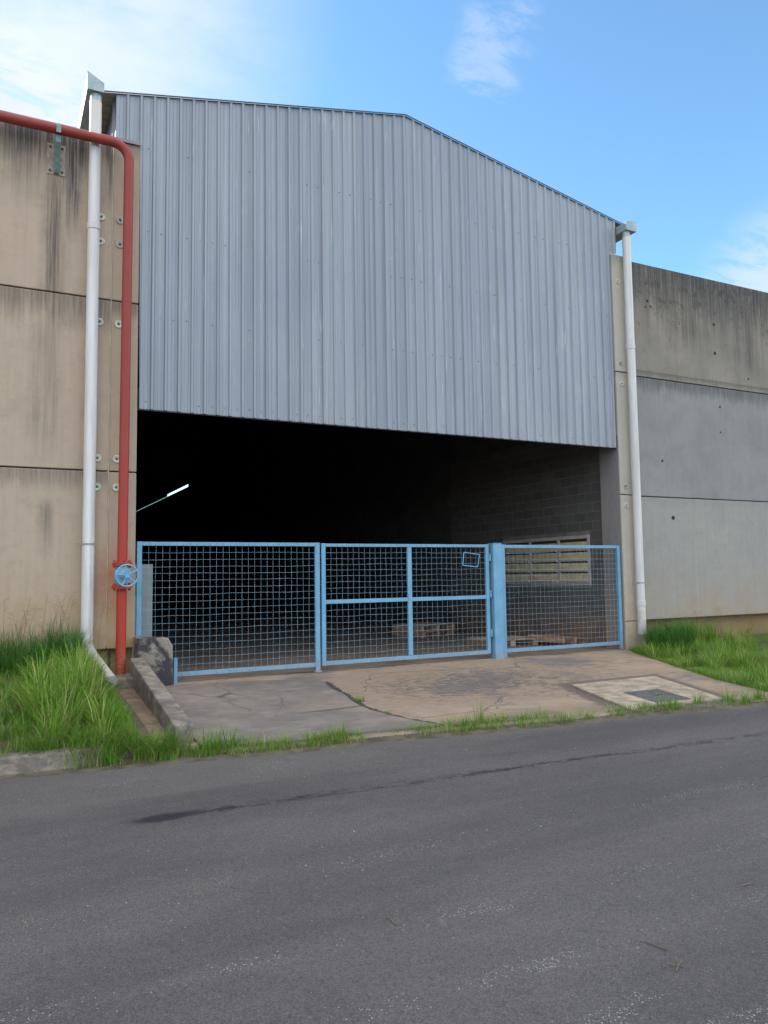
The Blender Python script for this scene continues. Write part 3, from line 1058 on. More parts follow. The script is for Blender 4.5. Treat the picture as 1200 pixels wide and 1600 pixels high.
bme = bpy.data.meshes.new('block')
bmb = MB().box(0, 0.016, 0, BW - 0.014, 0, BH - 0.014)
bme.from_pydata(bmb.v, [], bmb.f)
bme.materials.append(M_block)
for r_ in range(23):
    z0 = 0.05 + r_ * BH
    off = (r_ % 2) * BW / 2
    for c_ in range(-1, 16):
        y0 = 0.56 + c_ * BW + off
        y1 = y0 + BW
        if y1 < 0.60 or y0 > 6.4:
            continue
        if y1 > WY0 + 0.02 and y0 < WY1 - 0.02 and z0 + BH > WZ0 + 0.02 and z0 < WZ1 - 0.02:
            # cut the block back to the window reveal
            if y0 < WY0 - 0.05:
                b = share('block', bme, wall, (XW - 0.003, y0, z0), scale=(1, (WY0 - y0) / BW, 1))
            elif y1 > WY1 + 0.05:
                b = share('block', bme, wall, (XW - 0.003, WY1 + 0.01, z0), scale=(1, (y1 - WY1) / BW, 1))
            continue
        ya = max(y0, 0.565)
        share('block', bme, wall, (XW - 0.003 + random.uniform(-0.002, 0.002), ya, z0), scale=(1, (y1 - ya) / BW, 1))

# louvred vent window in the block wall
win = obj('louvre_window', MB().box(XW - 0.034, XW + 0.0003, WY0, WY1, WZ1 - 0.07, WZ1).box(XW - 0.034, XW + 0.0003, WY0, WY1, WZ0, WZ0 + 0.06)
          .box(XW - 0.034, XW + 0.0003, WY0, WY0 + 0.06, WZ0 + 0.06, WZ1 - 0.07).box(XW - 0.034, XW + 0.0003, WY1 - 0.06, WY1, WZ0 + 0.06, WZ1 - 0.07), M_lframe, WH)
for ym in (2.06, 3.08):
    obj('mullion', MB().box(XW - 0.030, XW + 0.0002, ym - 0.035, ym + 0.035, WZ0 + 0.06, WZ1 - 0.07), M_lframe, win)
bays = ((WY0 + 0.06, 2.025), (2.095, 3.045), (3.115, WY1 - 0.06))
for (a, b) in bays:
    for k in range(4):
        zt = WZ1 - 0.10 - k * 0.225
        mb = MB()
        # slat: face slopes back upward so a dark slot shows under the slat above
        mb.hexa([(XW - 0.028, a, zt - 0.19), (XW - 0.006, a, zt - 0.19), (XW - 0.006, b, zt - 0.19), (XW - 0.028, b, zt - 0.19),
                 (XW - 0.012, a, zt - 0.035), (XW - 0.004, a, zt - 0.035), (XW - 0.004, b, zt - 0.035), (XW - 0.012, b, zt - 0.035)])
        obj('slat', mb, M_louvre, win)
        obj('slat_ledge', MB().box(XW - 0.065, XW - 0.004, a, b, zt - 0.225, zt - 0.192), M_lframe, win)
obj('slot_shade_sheet', MB().box(XW - 0.003, XW + 0.0001, WY0 + 0.06, WY1 - 0.06, WZ0 + 0.06, WZ1 - 0.07), M_hole, win)  # dark sheet standing in for the shade behind the slots
# column face inside the doorway is the wall's own column; steel rafters over the hall
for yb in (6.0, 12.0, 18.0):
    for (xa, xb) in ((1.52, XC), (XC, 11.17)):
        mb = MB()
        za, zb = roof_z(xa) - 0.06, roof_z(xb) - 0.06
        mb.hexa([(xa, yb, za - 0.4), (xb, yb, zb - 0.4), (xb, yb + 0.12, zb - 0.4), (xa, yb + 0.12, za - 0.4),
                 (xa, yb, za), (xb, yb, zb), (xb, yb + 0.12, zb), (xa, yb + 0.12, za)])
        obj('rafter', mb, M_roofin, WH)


# ------------------------------------------------------------------ gutters and downpipes
def gutter(label, x0, x1, z0, z1, zo, left):
    t = thing('gutter', label, 'gutter', ((x0 + x1) / 2, -0.24, z0))
    # trough: U profile running into the depth, outer lip higher
    a = 0.006
    lo, hi = (zo, z1) if left else (z1, zo)
    mb = MB()
    mb.box(x0, x0 + a, -0.24, 71, z0, lo).box(x1 - a, x1, -0.24, 71, z0, hi).box(x0 + a, x1 - a, -0.24, 71, z0, z0 + a)
    obj('trough', mb, M_galv, t)
    mb = MB()
    mb.prism([(x0 - 0.004, -0.247, z0 - 0.004), (x1 + 0.004, -0.247, z0 - 0.004), (x1 + 0.004, -0.247, hi + 0.008), (x0 - 0.004, -0.247, lo + 0.008)], (0, 0.006, 0))
    obj('end_cap', mb, M_galv, t)
    return t


gutter('grey blue steel gutter at the left eave, its slanted end cap over the white pipe', 1.02, 1.245, 8.575, 8.70, 8.83, True)
gutter('grey blue steel gutter under the right eave beside the grey panel wall', 11.285, 11.56, 8.50, 8.66, 8.72, False)


def downpipe(label, x, y, ztop, zbot, clamps, rings, foot):
    t = thing('downpipe', label, 'downpipe', (x, y, zbot))
    r = 0.083
    pts = [(x, y, ztop), (x, y, zbot)] + foot
    obj('pipe', MB().tube(pts, r, 24), M_pvc, t, smooth=True)
    obj('outlet_collar', MB().tube([(x, y, ztop - 0.05), (x, y, ztop + 0.13)], r * 0.93, 20), M_galv, t, smooth=True)
    for z in rings:
        obj('socket_ring', MB().tube([(x, y, z - 0.05), (x, y, z - 0.045), (x, y, z + 0.045), (x, y, z + 0.05)], [r + .001, r + 0.008, r + 0.008, r + .001], 24), M_pvc, t, smooth=True)
    for z in clamps:
        mb = MB().tube([(x, y, z - 0.012), (x, y, z + 0.012)], r + 0.005, 24)
        mb.box(x - r - 0.09, x - r, y - 0.004, y + 0.004, z - 0.012, z + 0.012)
        mb.box(x - 0.02, x + 0.02, y + r - 0.01, 0.0 if y + r < 0 else y + r + 0.02, z - 0.01, z + 0.01)
        obj('clamp', mb, M_plate, t)
    return t


downpipe('white plastic downpipe on the tan wall, crossed by the red pipe', 1.15, -0.125, 8.46, 0.70, (2.06,), (6.60,), [(1.17, -0.17, 0.62), (1.20, -0.30, 0.54), (1.36, -1.00, 0.27)])
downpipe('white plastic downpipe running down the pale column at the right', 11.38, -0.135, 8.38, 0.35, (1.35,), (6.1, 0.95), [])

# ------------------------------------------------------------------ red fire pipe with valve
FP = thing('fire_pipe', 'red standpipe with a light blue valve wheel, running up the tan wall and left', 'pipe', (1.58, -0.28, 0.3))
rr = 0.068
cx_, cz_ = 1.60, 7.83
pts = [(1.575, -0.28, 0.27), (1.578, -0.28, 1.44)]
obj('pipe', MB().tube(pts, rr, 24), M_red, FP, smooth=True)
pts = [(1.58, -0.28, 1.82), (1.60, -0.28, 7.60)]
ra = 0.24
for k in range(1, 9):
    a = math.pi / 2 * k / 8
    pts.append((1.60 - ra * (1 - math.cos(a)), -0.28, 7.60 + ra * math.sin(a)))
pts.append((-14.0, -0.28, 7.84))
obj('pipe', MB().tube(pts, rr, 24), M_red, FP, smooth=True)
for z in (1.44, 1.755):
    fl = obj('flange', MB().tube([(1.579, -0.28, z), (1.579, -0.28, z + 0.022)], 0.135, 24).tube([(1.579, -0.28, z + 0.026), (1.579, -0.28, z + 0.048)], 0.135, 24), M_red, FP, smooth=True)
    for k in range(8):
        a = 2 * math.pi * (k + 0.5) / 8
        bx, by = 1.579 + 0.108 * math.cos(a), -0.28 + 0.108 * math.sin(a)
        obj('flange_bolt', MB().tube([(bx, by, z - 0.028), (bx, by, z + 0.078)], 0.011, 6), M_red, fl)
valve = obj('valve_body', MB().tube([(1.579, -0.28, 1.486), (1.579, -0.28, 1.52), (1.579, -0.28, 1.56), (1.579, -0.28, 1.68), (1.579, -0.28, 1.72), (1.579, -0.28, 1.756)], [0.07, 0.075, 0.105, 0.105, 0.075, 0.07], 20)
            .tube([(1.579, -0.36, 1.62), (1.583, -0.43, 1.62), (1.583, -0.431, 1.62), (1.585, -0.47, 1.62)], [0.105, 0.115, 0.06, 0.045], 18), M_blue, FP, smooth=True)
wx, wy, wz = 1.60, -0.60, 1.62
mb = MB().tube([(1.585, -0.46, 1.62), (1.60, -0.62, 1.62)], 0.016, 10)
obj('valve_stem', mb, M_blue, valve)
ring = []
tilt = 0.10
for k in range(32):
    a = 2 * math.pi * k / 32
    ring.append((wx + 0.145 * math.cos(a), wy + 0.145 * math.cos(a) * tilt, wz + 0.145 * math.sin(a)))
mb = MB().tube(ring, 0.0125, 10, closed=True)
mb.tube([(wx, wy - 0.02, wz), (wx, wy + 0.02, wz)], 0.034, 12)
for k in range(5):
    a = 2 * math.pi * k / 5 + 0.5
    mb.tube([(wx, wy, wz), (wx + 0.14 * math.cos(a), wy + 0.14 * math.cos(a) * tilt, wz + 0.14 * math.sin(a))], 0.011, 8)
obj('handwheel', mb, M_blue, valve, smooth=True)
# wall bracket carrying the upper run
BR = thing('pipe_bracket', 'green grey steel bracket bolted to the tan wall, holding the red pipe', 'bracket', (0.645, 0, 7.5))
obj('wall_plate', MB().box(0.525, 0.765, -0.014, -0.001, 7.31, 7.76), M_plate, BR, bevel=0.003)
for (bx, bz) in ((0.565, 7.36), (0.725, 7.36), (0.565, 7.71), (0.725, 7.71)):
    obj('anchor_bolt', MB().tube([(bx, -0.012, bz), (bx, -0.035, bz)], 0.016, 6), M_dark, BR)
obj('arm', MB().prism([(0.615, -0.016, 7.32), (0.615, -0.05, 7.32), (0.615, -0.28, 7.66), (0.615, -0.28, 7.765), (0.615, -0.016, 7.765)], (0.07, 0, 0)), M_green_steel, BR, bevel=0.003)
mb = MB()
cl = []
for k in range(13):
    a = math.pi * k / 12
    cl.append((0.65, -0.28 + (rr + 0.008) * math.cos(a), 7.84 + (rr + 0.008) * math.sin(a)))
for i in range(12):
    p, q = Vector(cl[i]), Vector(cl[i + 1])
    d = (q - p)
    n_v = Vector((0, -d.z, d.y)).normalized() * 0.004
    mb.obox((p + q) / 2, d / 2, Vector((0.03, 0, 0)), n_v)
mb.box(0.62, 0.68, -0.36, -0.352, 7.76, 7.84).box(0.62, 0.68, -0.208, -0.2, 7.76, 7.84)
obj('pipe_strap', mb, M_green_steel, BR)

# ------------------------------------------------------------------ gate
GY = 0.08


def wires(parent, x0, x1, z0, z1, dx=0.1, dz=0.1, r=0.0017, seed=1):
    rn = random.Random(seed)
    mb = MB()
    n = max(1, int(round((x1 - x0) / dx)))
    for i in range(1, n):
        x = x0 + (x1 - x0) * i / n
        pts = [(x + rn.uniform(-.004, .004), GY + rn.uniform(-.003, .003), z0 + (z1 - z0) * t) for t in np.linspace(0, 1, 5)]
        mb.tube(pts, r, 5, caps=False)
    m = max(1, int(round((z1 - z0) / dz)))
    for j in range(1, m):
        z = z0 + (z1 - z0) * j / m
        pts = [(x0 + (x1 - x0) * t, GY - 0.006 + rn.uniform(-.003, .003), z + rn.uniform(-.009, .009)) for t in np.linspace(0, 1, 7)]
        mb.tube(pts, r, 5, caps=False)
    o = obj('wire_mesh', mb, M_wire, parent, smooth=False)
    o.data.polygons.foreach_set('use_smooth', [True] * len(o.data.polygons))
    o['kind'] = 'stuff'
    return o


def tie_marks(parent, rails):
    """weld spots where the wires meet the frame"""
    mb = MB()
    for (x0, x1, z, h) in rails:
        n = int(round((x1 - x0) / 0.1))
        for i in range(1, n):
            x = x0 + (x1 - x0) * i / n
            mb.box(x - 0.003, x + 0.003, GY - 0.0275, GY - 0.0235, z, z + h)
    o = obj('weld_marks', mb, M_plate, parent)
    o['kind'] = 'stuff'


def bar(parent, name, x0, x1, z0, z1, d=0.024, bevel=0.004):
    return obj(name, MB().box(x0, x1, GY - d, GY + d, z0, z1), M_blue, parent, bevel=bevel)


ZT, ZBm = 2.11, 0.15
P1 = thing('mesh_panel', 'light blue fixed wire mesh panel left of the gate, behind the stained concrete block', 'fence', (3.2, GY, 0.05))
bar(P1, 'post', 1.83, 1.90, 0.05, ZT)
bar(P1, 'post', 4.585, 4.665, 0.072, ZT)
obj('foot_plate', MB().tube([(4.625, GY, 0.055), (4.625, GY, 0.072)], 0.075, 16), M_plate, P1)
bar(P1, 'rail', 1.902, 4.583, 2.05, ZT - 0.003)
bar(P1, 'rail', 1.902, 4.583, 0.14, 0.205)
wires(P1, 1.90, 4.585, 0.205, 2.05, seed=1)
tie_marks(P1, ((1.90, 4.585, 2.055, 0.045), (1.90, 4.585, 0.148, 0.05)))
obj('stop_post', MB().box(2.315, 2.365, -0.20, -0.15, 0.02, 0.44), M_blue, P1, bevel=0.003)
obj('stop_foot', MB().box(2.29, 2.45, -0.215, -0.135, 0.052, 0.064), M_blue, P1)

P2 = thing('gate', 'light blue mesh gate leaf with a cross rail, beside the thick post', 'gate', (6.3, GY, 0.15))
bar(P2, 'stile', 4.695, 4.765, 0.145, ZT - 0.01)
bar(P2, 'stile', 7.865, 7.935, 0.155, ZT - 0.01)
bar(P2, 'rail', 4.767, 7.863, 2.045, ZT - 0.014)
bar(P2, 'rail', 4.767, 7.863, 0.15, 0.215)
bar(P2, 'rail', 4.767, 6.268, 1.125, 1.19)
bar(P2, 'rail', 6.352, 7.863, 1.125, 1.19)
bar(P2, 'mullion', 6.27, 6.35, 0.217, 2.043)
for k, (a, b) in enumerate(((4.765, 6.27), (6.35, 7.865))):
    wires(P2, a, b, 0.215, 1.125, seed=10 + k)
    wires(P2, a, b, 1.19, 2.045, seed=20 + k)
tie_marks(P2, ((4.765, 6.27, 2.052, 0.042), (6.35, 7.865, 2.052, 0.042), (4.765, 6.27, 0.158, 0.05), (6.35, 7.865, 0.158, 0.05)))
fr = [(7.405, 1.955), (7.735, 1.915), (7.69, 1.695), (7.375, 1.725)]
mb = MB()
for i in range(4):
    (xa, za), (xb, zb) = fr[i], fr[(i + 1) % 4]
    mb.tube([(xa, GY - 0.022, za), (xb, GY - 0.022, zb)], 0.009, 6)
obj('sign_frame', mb, M_blue, P2, label='small tilted empty sign frame')
for zz in (0.45, 1.15, 1.8):
    obj('hinge', MB().tube([(7.955, GY - 0.03, zz), (7.955, GY - 0.03, zz + 0.13)], 0.017, 10), M_blue, P2, smooth=True)

P3 = thing('gate_post', 'thick light blue steel post carrying the mesh gate', 'post', (8.08, GY, 0.05))
obj('shaft', MB().box(7.985, 8.175, GY - 0.09, GY + 0.09, 0.05, 2.115), M_blue, P3, bevel=0.012)
obj('base_plate', MB().box(7.95, 8.20, GY - 0.12, GY + 0.12, 0.05, 0.062), M_plate, P3)
obj('cap', MB().box(7.98, 8.18, GY - 0.095, GY + 0.095, 2.116, 2.124), M_blue, P3)

P4 = thing('mesh_panel', 'light blue fixed wire mesh panel between the thick post and the right column', 'fence', (9.6, GY, 0.05))
bar(P4, 'post', 8.215, 8.285, 0.06, ZT - 0.012)
obj('post', MB().box(10.985, 11.055, GY - 0.035, GY + 0.035, 0.06, 2.09), M_blue, P4, bevel=0.004)
bar(P4, 'rail', 8.287, 10.983, 2.035, 2.092)
bar(P4, 'rail', 8.287, 10.983, 0.15, 0.215)
wires(P4, 8.285, 10.985, 0.215, 2.035, seed=31)
tie_marks(P4, ((8.285, 10.985, 2.042, 0.042), (8.285, 10.985, 0.158, 0.05)))

# ------------------------------------------------------------------ small concrete things
mb = MB().prism([(1.79, -0.32, -0.02), (2.28, -0.32, -0.02), (2.275, -0.32, 0.62), (2.21, -0.32, 0.735), (1.79, -0.32, 0.755)], (0, 0.34, 0))
o = obj('concrete_block', mb, M_block_old, bevel=0.014)
tag(o, 'blackened concrete stub with a chamfered corner at the left end of the mesh panel', 'block')

mb = MB().hexa([(1.60, -3.74, -0.10), (1.79, -3.74, -0.10), (1.87, -0.34, -0.05), (1.69, -0.34, -0.05),
                (1.60, -3.72, 0.15), (1.79, -3.70, 0.145), (1.87, -0.34, 0.49), (1.69, -0.34, 0.49)])
o = obj('drain_kerb', mb, M_kerb, bevel=0.015)
tag(o, 'sloping weathered concrete kerb between the drain channel and the driveway', 'kerb')

mb = MB().hexa([(1.28, -3.72, -0.12), (1.62, -3.72, -0.12), (1.72, -0.72, -0.1), (1.30, -0.72, -0.1),
                (1.28, -3.70, -0.005), (1.60, -3.70, -0.005), (1.70, -0.72, 0.13), (1.30, -0.72, 0.13)])
o = obj('drain_channel', mb, M_gut, bevel=0.01)
tag(o, 'brownish concrete drain channel floor between tall grass and the sloping kerb', 'drain')
o = obj('pipe_slab', MB().box(1.30, 1.715, -0.74, -0.02, 0.0, 0.27), M_kerb, bevel=0.02)
tag(o, 'flat concrete slab under the foot of the red pipe', 'slab')

# roadside kerb on the left
for i, (a, b) in enumerate(((-8.0, -4.02), (-4.0, -0.62), (-0.6, 0.92))):
    ya, yb = edge_y(a), edge_y(b)
    mb = MB().hexa([(a, ya, -0.14), (b, yb, -0.14), (b, yb + 0.16, -0.14), (a, ya + 0.16, -0.14),
                    (a, ya + 0.025, 0.075), (b, yb + 0.025, 0.065), (b, yb + 0.16, 0.08), (a, ya + 0.16, 0.09)])
    o = obj('kerb', mb, M_kerb, bevel=0.02)
    tag(o, ('grey roadside kerb length, leftmost of three, outside the left edge', 'grey roadside kerb length just left of the picture edge', 'mottled grey roadside kerb at the left, overgrown by tall grass')[i], 'kerb', 'roadside kerb lengths')

# manhole with a pale surround
mb = MB()
T = lambda x, y, dz: (x, y, apron_z(x, y) + dz)
outer = [(6.74, -4.50), (8.30, -4.55), (8.90, -2.82), (7.28, -2.82)]
inner = [(7.30, -4.38), (7.90, -4.40), (8.12, -3.60), (7.50, -3.56)]
ov, iv = [T(x, y, 0.022) for x, y in outer], [T(x, y, 0.022) for x, y in inner]
ob_, ib_ = [T(x, y, -0.05) for x, y in outer], [T(x, y, -0.05) for x, y in inner]
mb.v = ov + iv + ob_ + ib_
for i in range(4):
    j = (i + 1) % 4
    mb.f += [(i, j, 4 + j, 4 + i), (i, 8 + i, 8 + j, j), (4 + i, 4 + j, 12 + j, 12 + i), (8 + i, 12 + i, 12 + j, 8 + j)]
MH = thing('manhole', 'pale concrete manhole surround with a dark square cover in the driveway', 'manhole', (7.8, -3.7, -0.03))
obj('surround', mb, M_frame_c, MH, bevel=0.006)
cen = Vector((sum(p[0] for p in inner) / 4, sum(p[1] for p in inner) / 4, 0))
cv = [cen + (Vector((x, y, 0)) - cen) * 0.965 for x, y in inner]
mb = MB().hexa([T(p.x, p.y, -0.04) for p in cv] + [T(p.x, p.y, 0.014) for p in cv])
cover = obj('cover', mb, M_cover, MH, bevel=0.006)
mb = MB().tube([T(7.72, -4.0, 0.012), T(7.72, -4.0, 0.035), T(7.80, -4.0, 0.035), T(7.80, -4.0, 0.012)], 0.006, 6)
obj('lift_handle', mb, M_dark, cover)


# ------------------------------------------------------------------ pallets and cabinet inside
def pallet(label, c, rz, mat, size=(1.2, 1.0), tilt=0.0):
    t = thing('pallet', label, 'pallet', c, 'wooden pallets by the block wall')
    t.rotation_euler = (0, tilt, rz)
    bpy.context.view_layer.update()
    L, W = size

    def part(name, *a):
        mb = MB().box(*a)
        me = mesh_of(name, mb)
        me.materials.append(mat)
        p = bpy.data.objects.new(name, me)
        col.objects.link(p)
        p.parent = t
    n = 7
    for k in range(n):
        y = -W / 2 + (W - 0.09) * k / (n - 1)
        part('deck_board', -L / 2, L / 2, y, y + 0.09, 0.122, 0.142)
    for k in range(3):
        x = -L / 2 + (L - 0.1) * k / 2
        part('stringer', x, x + 0.1, -W / 2, W / 2, 0.022, 0.120)
        part('bottom_board', x, x + 0.1, -W / 2, W / 2, 0.0, 0.020)
    return t


pallet('grey wooden pallet on the floor right behind the thick blue post', (9.75, 2.3, 0.054), R(-6), M_wood)
pallet('reddish wooden pallet tipped beside the block wall, right of the grey pallet', (10.72, 1.62, 0.09), R(14), M_wood_red, (0.9, 0.9), R(5))
pallet('dark wooden pallet deeper inside the shed seen through the gate leaf', (9.6, 5.4, 0.054), R(20), M_wood_red)
pallet('dark wooden pallet stacked on the one deeper inside the shed', (9.62, 5.42, 0.2), R(16), M_wood)
C = thing('cabinet', 'pale grey cabinet with a green sticker behind the left mesh panel', 'cabinet', (1.95, 1.45, 0.052))
obj('body', MB().box(1.56, 2.26, 1.2, 1.75, 0.052, 1.80), M_cab, C, bevel=0.01)
obj('door', MB().box(1.62, 2.22, 1.185, 1.199, 0.62, 1.75), M_cab, C, bevel=0.004)
obj('lower_door', MB().box(1.62, 2.10, 1.186, 1.199, 0.1, 0.58), M_cab, C, bevel=0.004)
obj('sticker', MB().box(1.85, 2.095, 1.180, 1.184, 1.30, 1.53), M_green, C, label='green sticker')


# ------------------------------------------------------------------ grass
def blades(name, pts, length, width, lean, mat, tone, az=None, label=None, segs=3, curl=1.0, kind='stuff'):
    """one mesh of curved tapering blades; pts Nx3, others N"""
    n = len(pts)
    pts = np.asarray(pts, float)
    if az is None:
        az = rng.uniform(0, 2 * np.pi, n)
    dirx, diry = np.cos(az), np.sin(az)
    sx, sy = -diry, dirx
    rows = []
    for k in range(segs + 1):
        t = k / segs
        out = lean * length * (t ** (1.0 + curl))
        up = length * t * np.sqrt(np.maximum(0.05, 1 - (lean * t) ** 2 * 0.75))
        cxp = pts[:, 0] + dirx * out
        cyp = pts[:, 1] + diry * out
        czp = pts[:, 2] + up - 0.01
        w = width * (1 - t) ** 0.75 if k < segs else width * 0.0
        if k < segs:
            rows.append(np.stack([cxp - sx * w / 2, cyp - sy * w / 2, czp], 1))
            rows.append(np.stack([cxp + sx * w / 2, cyp + sy * w / 2, czp], 1))
        else:
            rows.append(np.stack([cxp, cyp, czp], 1))
    V = np.stack(rows, 1)                      # n, 2*segs+1, 3
    nv = V.shape[1]
    V = V.reshape(-1, 3)
    quads = []
    for k in range(segs - 1):
        quads.append([2 * k, 2 * k + 1, 2 * k + 3, 2 * k + 2])
    tri = [2 * segs - 2, 2 * segs - 1, 2 * segs]
    base = (np.arange(n) * nv)[:, None]
    Q = (base[:, :, None] + np.array(quads)[None]).reshape(n, -1)
    T3 = base + np.array(tri)[None]
    loops = np.concatenate([Q, T3], 1).ravel()
    per = np.array([4] * (segs - 1) + [3])
    sizes = np.tile(per, n)
    starts = np.concatenate([[0], np.cumsum(sizes)[:-1]])
    me = bpy.data.meshes.new(name)
    me.vertices.add(len(V))
    me.vertices.foreach_set('co', V.ravel().astype(np.float32))
    me.loops.add(len(loops))
    me.loops.foreach_set('vertex_index', loops.astype(np.int32))
    me.polygons.add(len(sizes))
    me.polygons.foreach_set('loop_start', starts.astype(np.int32))
    me.polygons.foreach_set('loop_total', sizes.astype(np.int32))
    me.polygons.foreach_set('use_smooth', np.ones(len(sizes), bool))
    me.update(calc_edges=True)
    a = me.attributes.new('tone', 'FLOAT', 'POINT')
    a.data.foreach_set('value', np.repeat(tone, nv).astype(np.float32))
    me.materials.append(mat)
    o = bpy.data.objects.new(name, me)
    col.objects.link(o)
    if kind:
        o['kind'] = kind
    if label:
        o['label'] = label
    return o


def scatter(n, fx, fy):
    return np.stack([fx(n), fy(n)], 1)


def hmap(P, zf):
    return np.array([[x, y, zf(x, y)] for x, y in P])


def dens(P, s, seed):
    """cheap clump field 0..1"""
    x, y = P[:, 0], P[:, 1]
    return 0.5 + 0.25 * np.sin(x * 2.3 * s + seed) * np.cos(y * 1.9 * s + seed * 1.7) + 0.25 * np.sin(x * 5.1 * s + y * 3.7 * s + seed * 0.6)


def group_of(n):
    return rng.beta(2.2, 2.6, n)


# left bank: short turf everywhere, long tufts, dark tall row along the wall
N = 15000
P = scatter(N, lambda n: 1.24 - 4.6 * rng.random(n) ** 1.7, lambda n: -4.0 + 4.1 * rng.random(n))
P3d = hmap(P, bank_l)
d = dens(P, 1.0, 2.0)
blades('grass', P3d, 0.08 + 0.14 * d * rng.random(N) + 0.04, rng.uniform(0.005, 0.010, N), rng.uniform(0.2, 0.9, N), M_grass, np.clip(group_of(N) * 0.6 + 0.3 * d, 0, 0.999), label='green turf covering the left bank')


def tufts(centres, per, spread, lmin, lmax, w, lean, zf, toff=0.0):
    Ps, L, A, Tn = [], [], [], []
    for (cx, cy, s) in centres:
        k = int(per * s)
        a = rng.uniform(0, 2 * np.pi, k)
        r = spread * s * np.sqrt(rng.random(k))
        Ps.append(np.stack([cx + r * np.cos(a), cy + r * np.sin(a)], 1))
        L.append(rng.uniform(lmin, lmax, k) * (0.6 + 0.4 * s) * (1 - 0.35 * r / (spread * s + 1e-6)))
        A.append(a + rng.normal(0, 0.6, k))
        Tn.append(np.clip(rng.beta(2.2, 2.4, k) + toff + rng.normal(0, 0.08), 0, 0.999))
    Ps = np.concatenate(Ps)
    n = len(Ps)
    return hmap(Ps, zf), np.concatenate(L), rng.uniform(*w, n), rng.uniform(*lean, n), np.concatenate(Tn), np.concatenate(A)


cs = []
for i in range(120):
    y = rng.uniform(-3.85, -0.5)
    x = 1.12 - 4.2 * rng.random() ** 1.6
    cs.append((x, y, rng.uniform(0.5, 1.15)))
p, L, w, ln, tn, az = tufts(cs, 42, 0.10, 0.18, 0.40, (0.007, 0.014), (0.3, 0.98), bank_l)
blades('grass', p, L, w, ln, M_grass, tn, az, 'tufts of bright green grass on the left bank', 5)
# the tall bright clump next to the drain channel
cs = [(rng.uniform(0.42, 1.00), rng.uniform(-3.7, -1.2), rng.uniform(0.7, 1.25)) for _ in range(26)]
p, L, w, ln, tn, az = tufts(cs, 78, 0.11, 0.36, 0.78, (0.008, 0.016), (0.2, 0.97), bank_l, 0.14)
blades('grass', p, L, w, ln, M_grass, tn, az, 'tall bright clump of grass beside the drain channel', 5)
# dark tall row along the wall
cs = [(1.02 - 4.0 * rng.random() ** 1.4, rng.uniform(-0.8, -0.15), rng.uniform(0.7, 1.25)) for _ in range(46)]
p, L, w, ln, tn, az = tufts(cs, 80, 0.13, 0.40, 0.80, (0.007, 0.013), (0.1, 0.85), bank_l, 0.02)
blades('grass', p, L, w, ln, M_grass_d, tn, az, 'dark green tall grass along the foot of the tan wall', 5)
# spill over the kerb onto the road edge
cs = [(rng.uniform(0.35, 1.6), edge_y(1.0) + rng.uniform(-0.02, 0.34), rng.uniform(0.5, 1.0)) for _ in range(30)]
p, L, w, ln, tn, az = tufts(cs, 50, 0.13, 0.22, 0.52, (0.006, 0.013), (0.5, 0.99), lambda x, y: -0.06 + max(0, (y + 4.05)) * 0.35 * (x < 1.25))
blades('grass', p, L, w, ln, M_grass_y, tn, -np.pi / 2 + rng.normal(0, 1.2, len(L)), 'grass hanging over the kerb end onto the road edge', 5)


# thin flowering stems
def stems(label, centres, hmin, hmax, zf, mat=M_stem):
    mb = MB()
    for (x, y) in centres:
        z = zf(x, y)
        h = rng.uniform(hmin, hmax)
        a = rng.uniform(0, 6.28)
        ll = rng.uniform(0.1, 0.35) * h
        pts = [(x + math.cos(a) * ll * t * t, y + math.sin(a) * ll * t * t, z + h * t) for t in (0, 0.35, 0.7, 1.0)]
        mb.tube(pts, [0.0024, 0.002, 0.0017, 0.001], 4, caps=False)
        tip = Vector(pts[-1])
        for k in range(rng.integers(3, 7)):
            b = tip - Vector((0, 0, 0.035 * k))
            aa = a + rng.uniform(-1.6, 1.6)
            e = b + Vector((math.cos(aa) * 0.075, math.sin(aa) * 0.075, 0.03 + rng.uniform(-.03, .03)))
            mb.tube([b, (b + e) / 2 + Vector((0, 0, 0.012)), e], [0.0012, 0.0018, 0.0012], 3, caps=False)
    o = obj('grass_stems', mb, mat)
    o['kind'] = 'stuff'
    o['label'] = label
    a = o.data.attributes.new('tone', 'FLOAT', 'POINT')
    a.data.foreach_set('value', np.full(len(o.data.vertices), 0.5, np.float32))
    return o


stems('thin seeding grass stems in front of the tan wall', [(1.3 - 3.0 * rng.random(), rng.uniform(-0.7, -0.15)) for _ in range(60)], 0.5, 0.95, bank_l)

# right bank
N = 26000
ys_ = -5.3 + 5.6 * rng.random(N)
ex = np.array([bank_edge_x(y) for y in ys_])
xs_ = ex + 8.0 * rng.random(N) ** 2.0 - 0.03
ok = np.array([ys_[i] > edge_y(xs_[i]) + 0.1 and ys_[i] < -0.25 + 0.3 * rng.random() ** 3 for i in range(N)])
P = np.stack([xs_, ys_], 1)[ok]
N = len(P)
d = dens(P, 0.8, 5.0)
blades('grass', hmap(P, bank_r), 0.09 + 0.13 * d * rng.random(N), rng.uniform(0.005, 0.009, N), rng.uniform(0.1, 0.7, N), M_grass, np.clip(group_of(N) * 0.65 + 0.35 * d, 0, 0.999), label='short green turf right of the driveway')
cs = [(11.15 + 0.95 * rng.random(), -0.30 - 0.75 * rng.random() ** 1.3, rng.uniform(0.8, 1.25)) for _ in range(22)]
p, L, w, ln, tn, az = tufts(cs, 110, 0.15, 0.42, 0.74, (0.007, 0.014), (0.10, 0.80), bank_r, 0.05)
blades('grass', p, L, w, ln, M_grass_d, tn, az, 'deep green grass clump at the foot of the right downpipe', 5)
cs = [(12.55 + rng.normal(0, 0.12), -0.25 + rng.normal(0, 0.1), 1.2) for _ in range(6)]
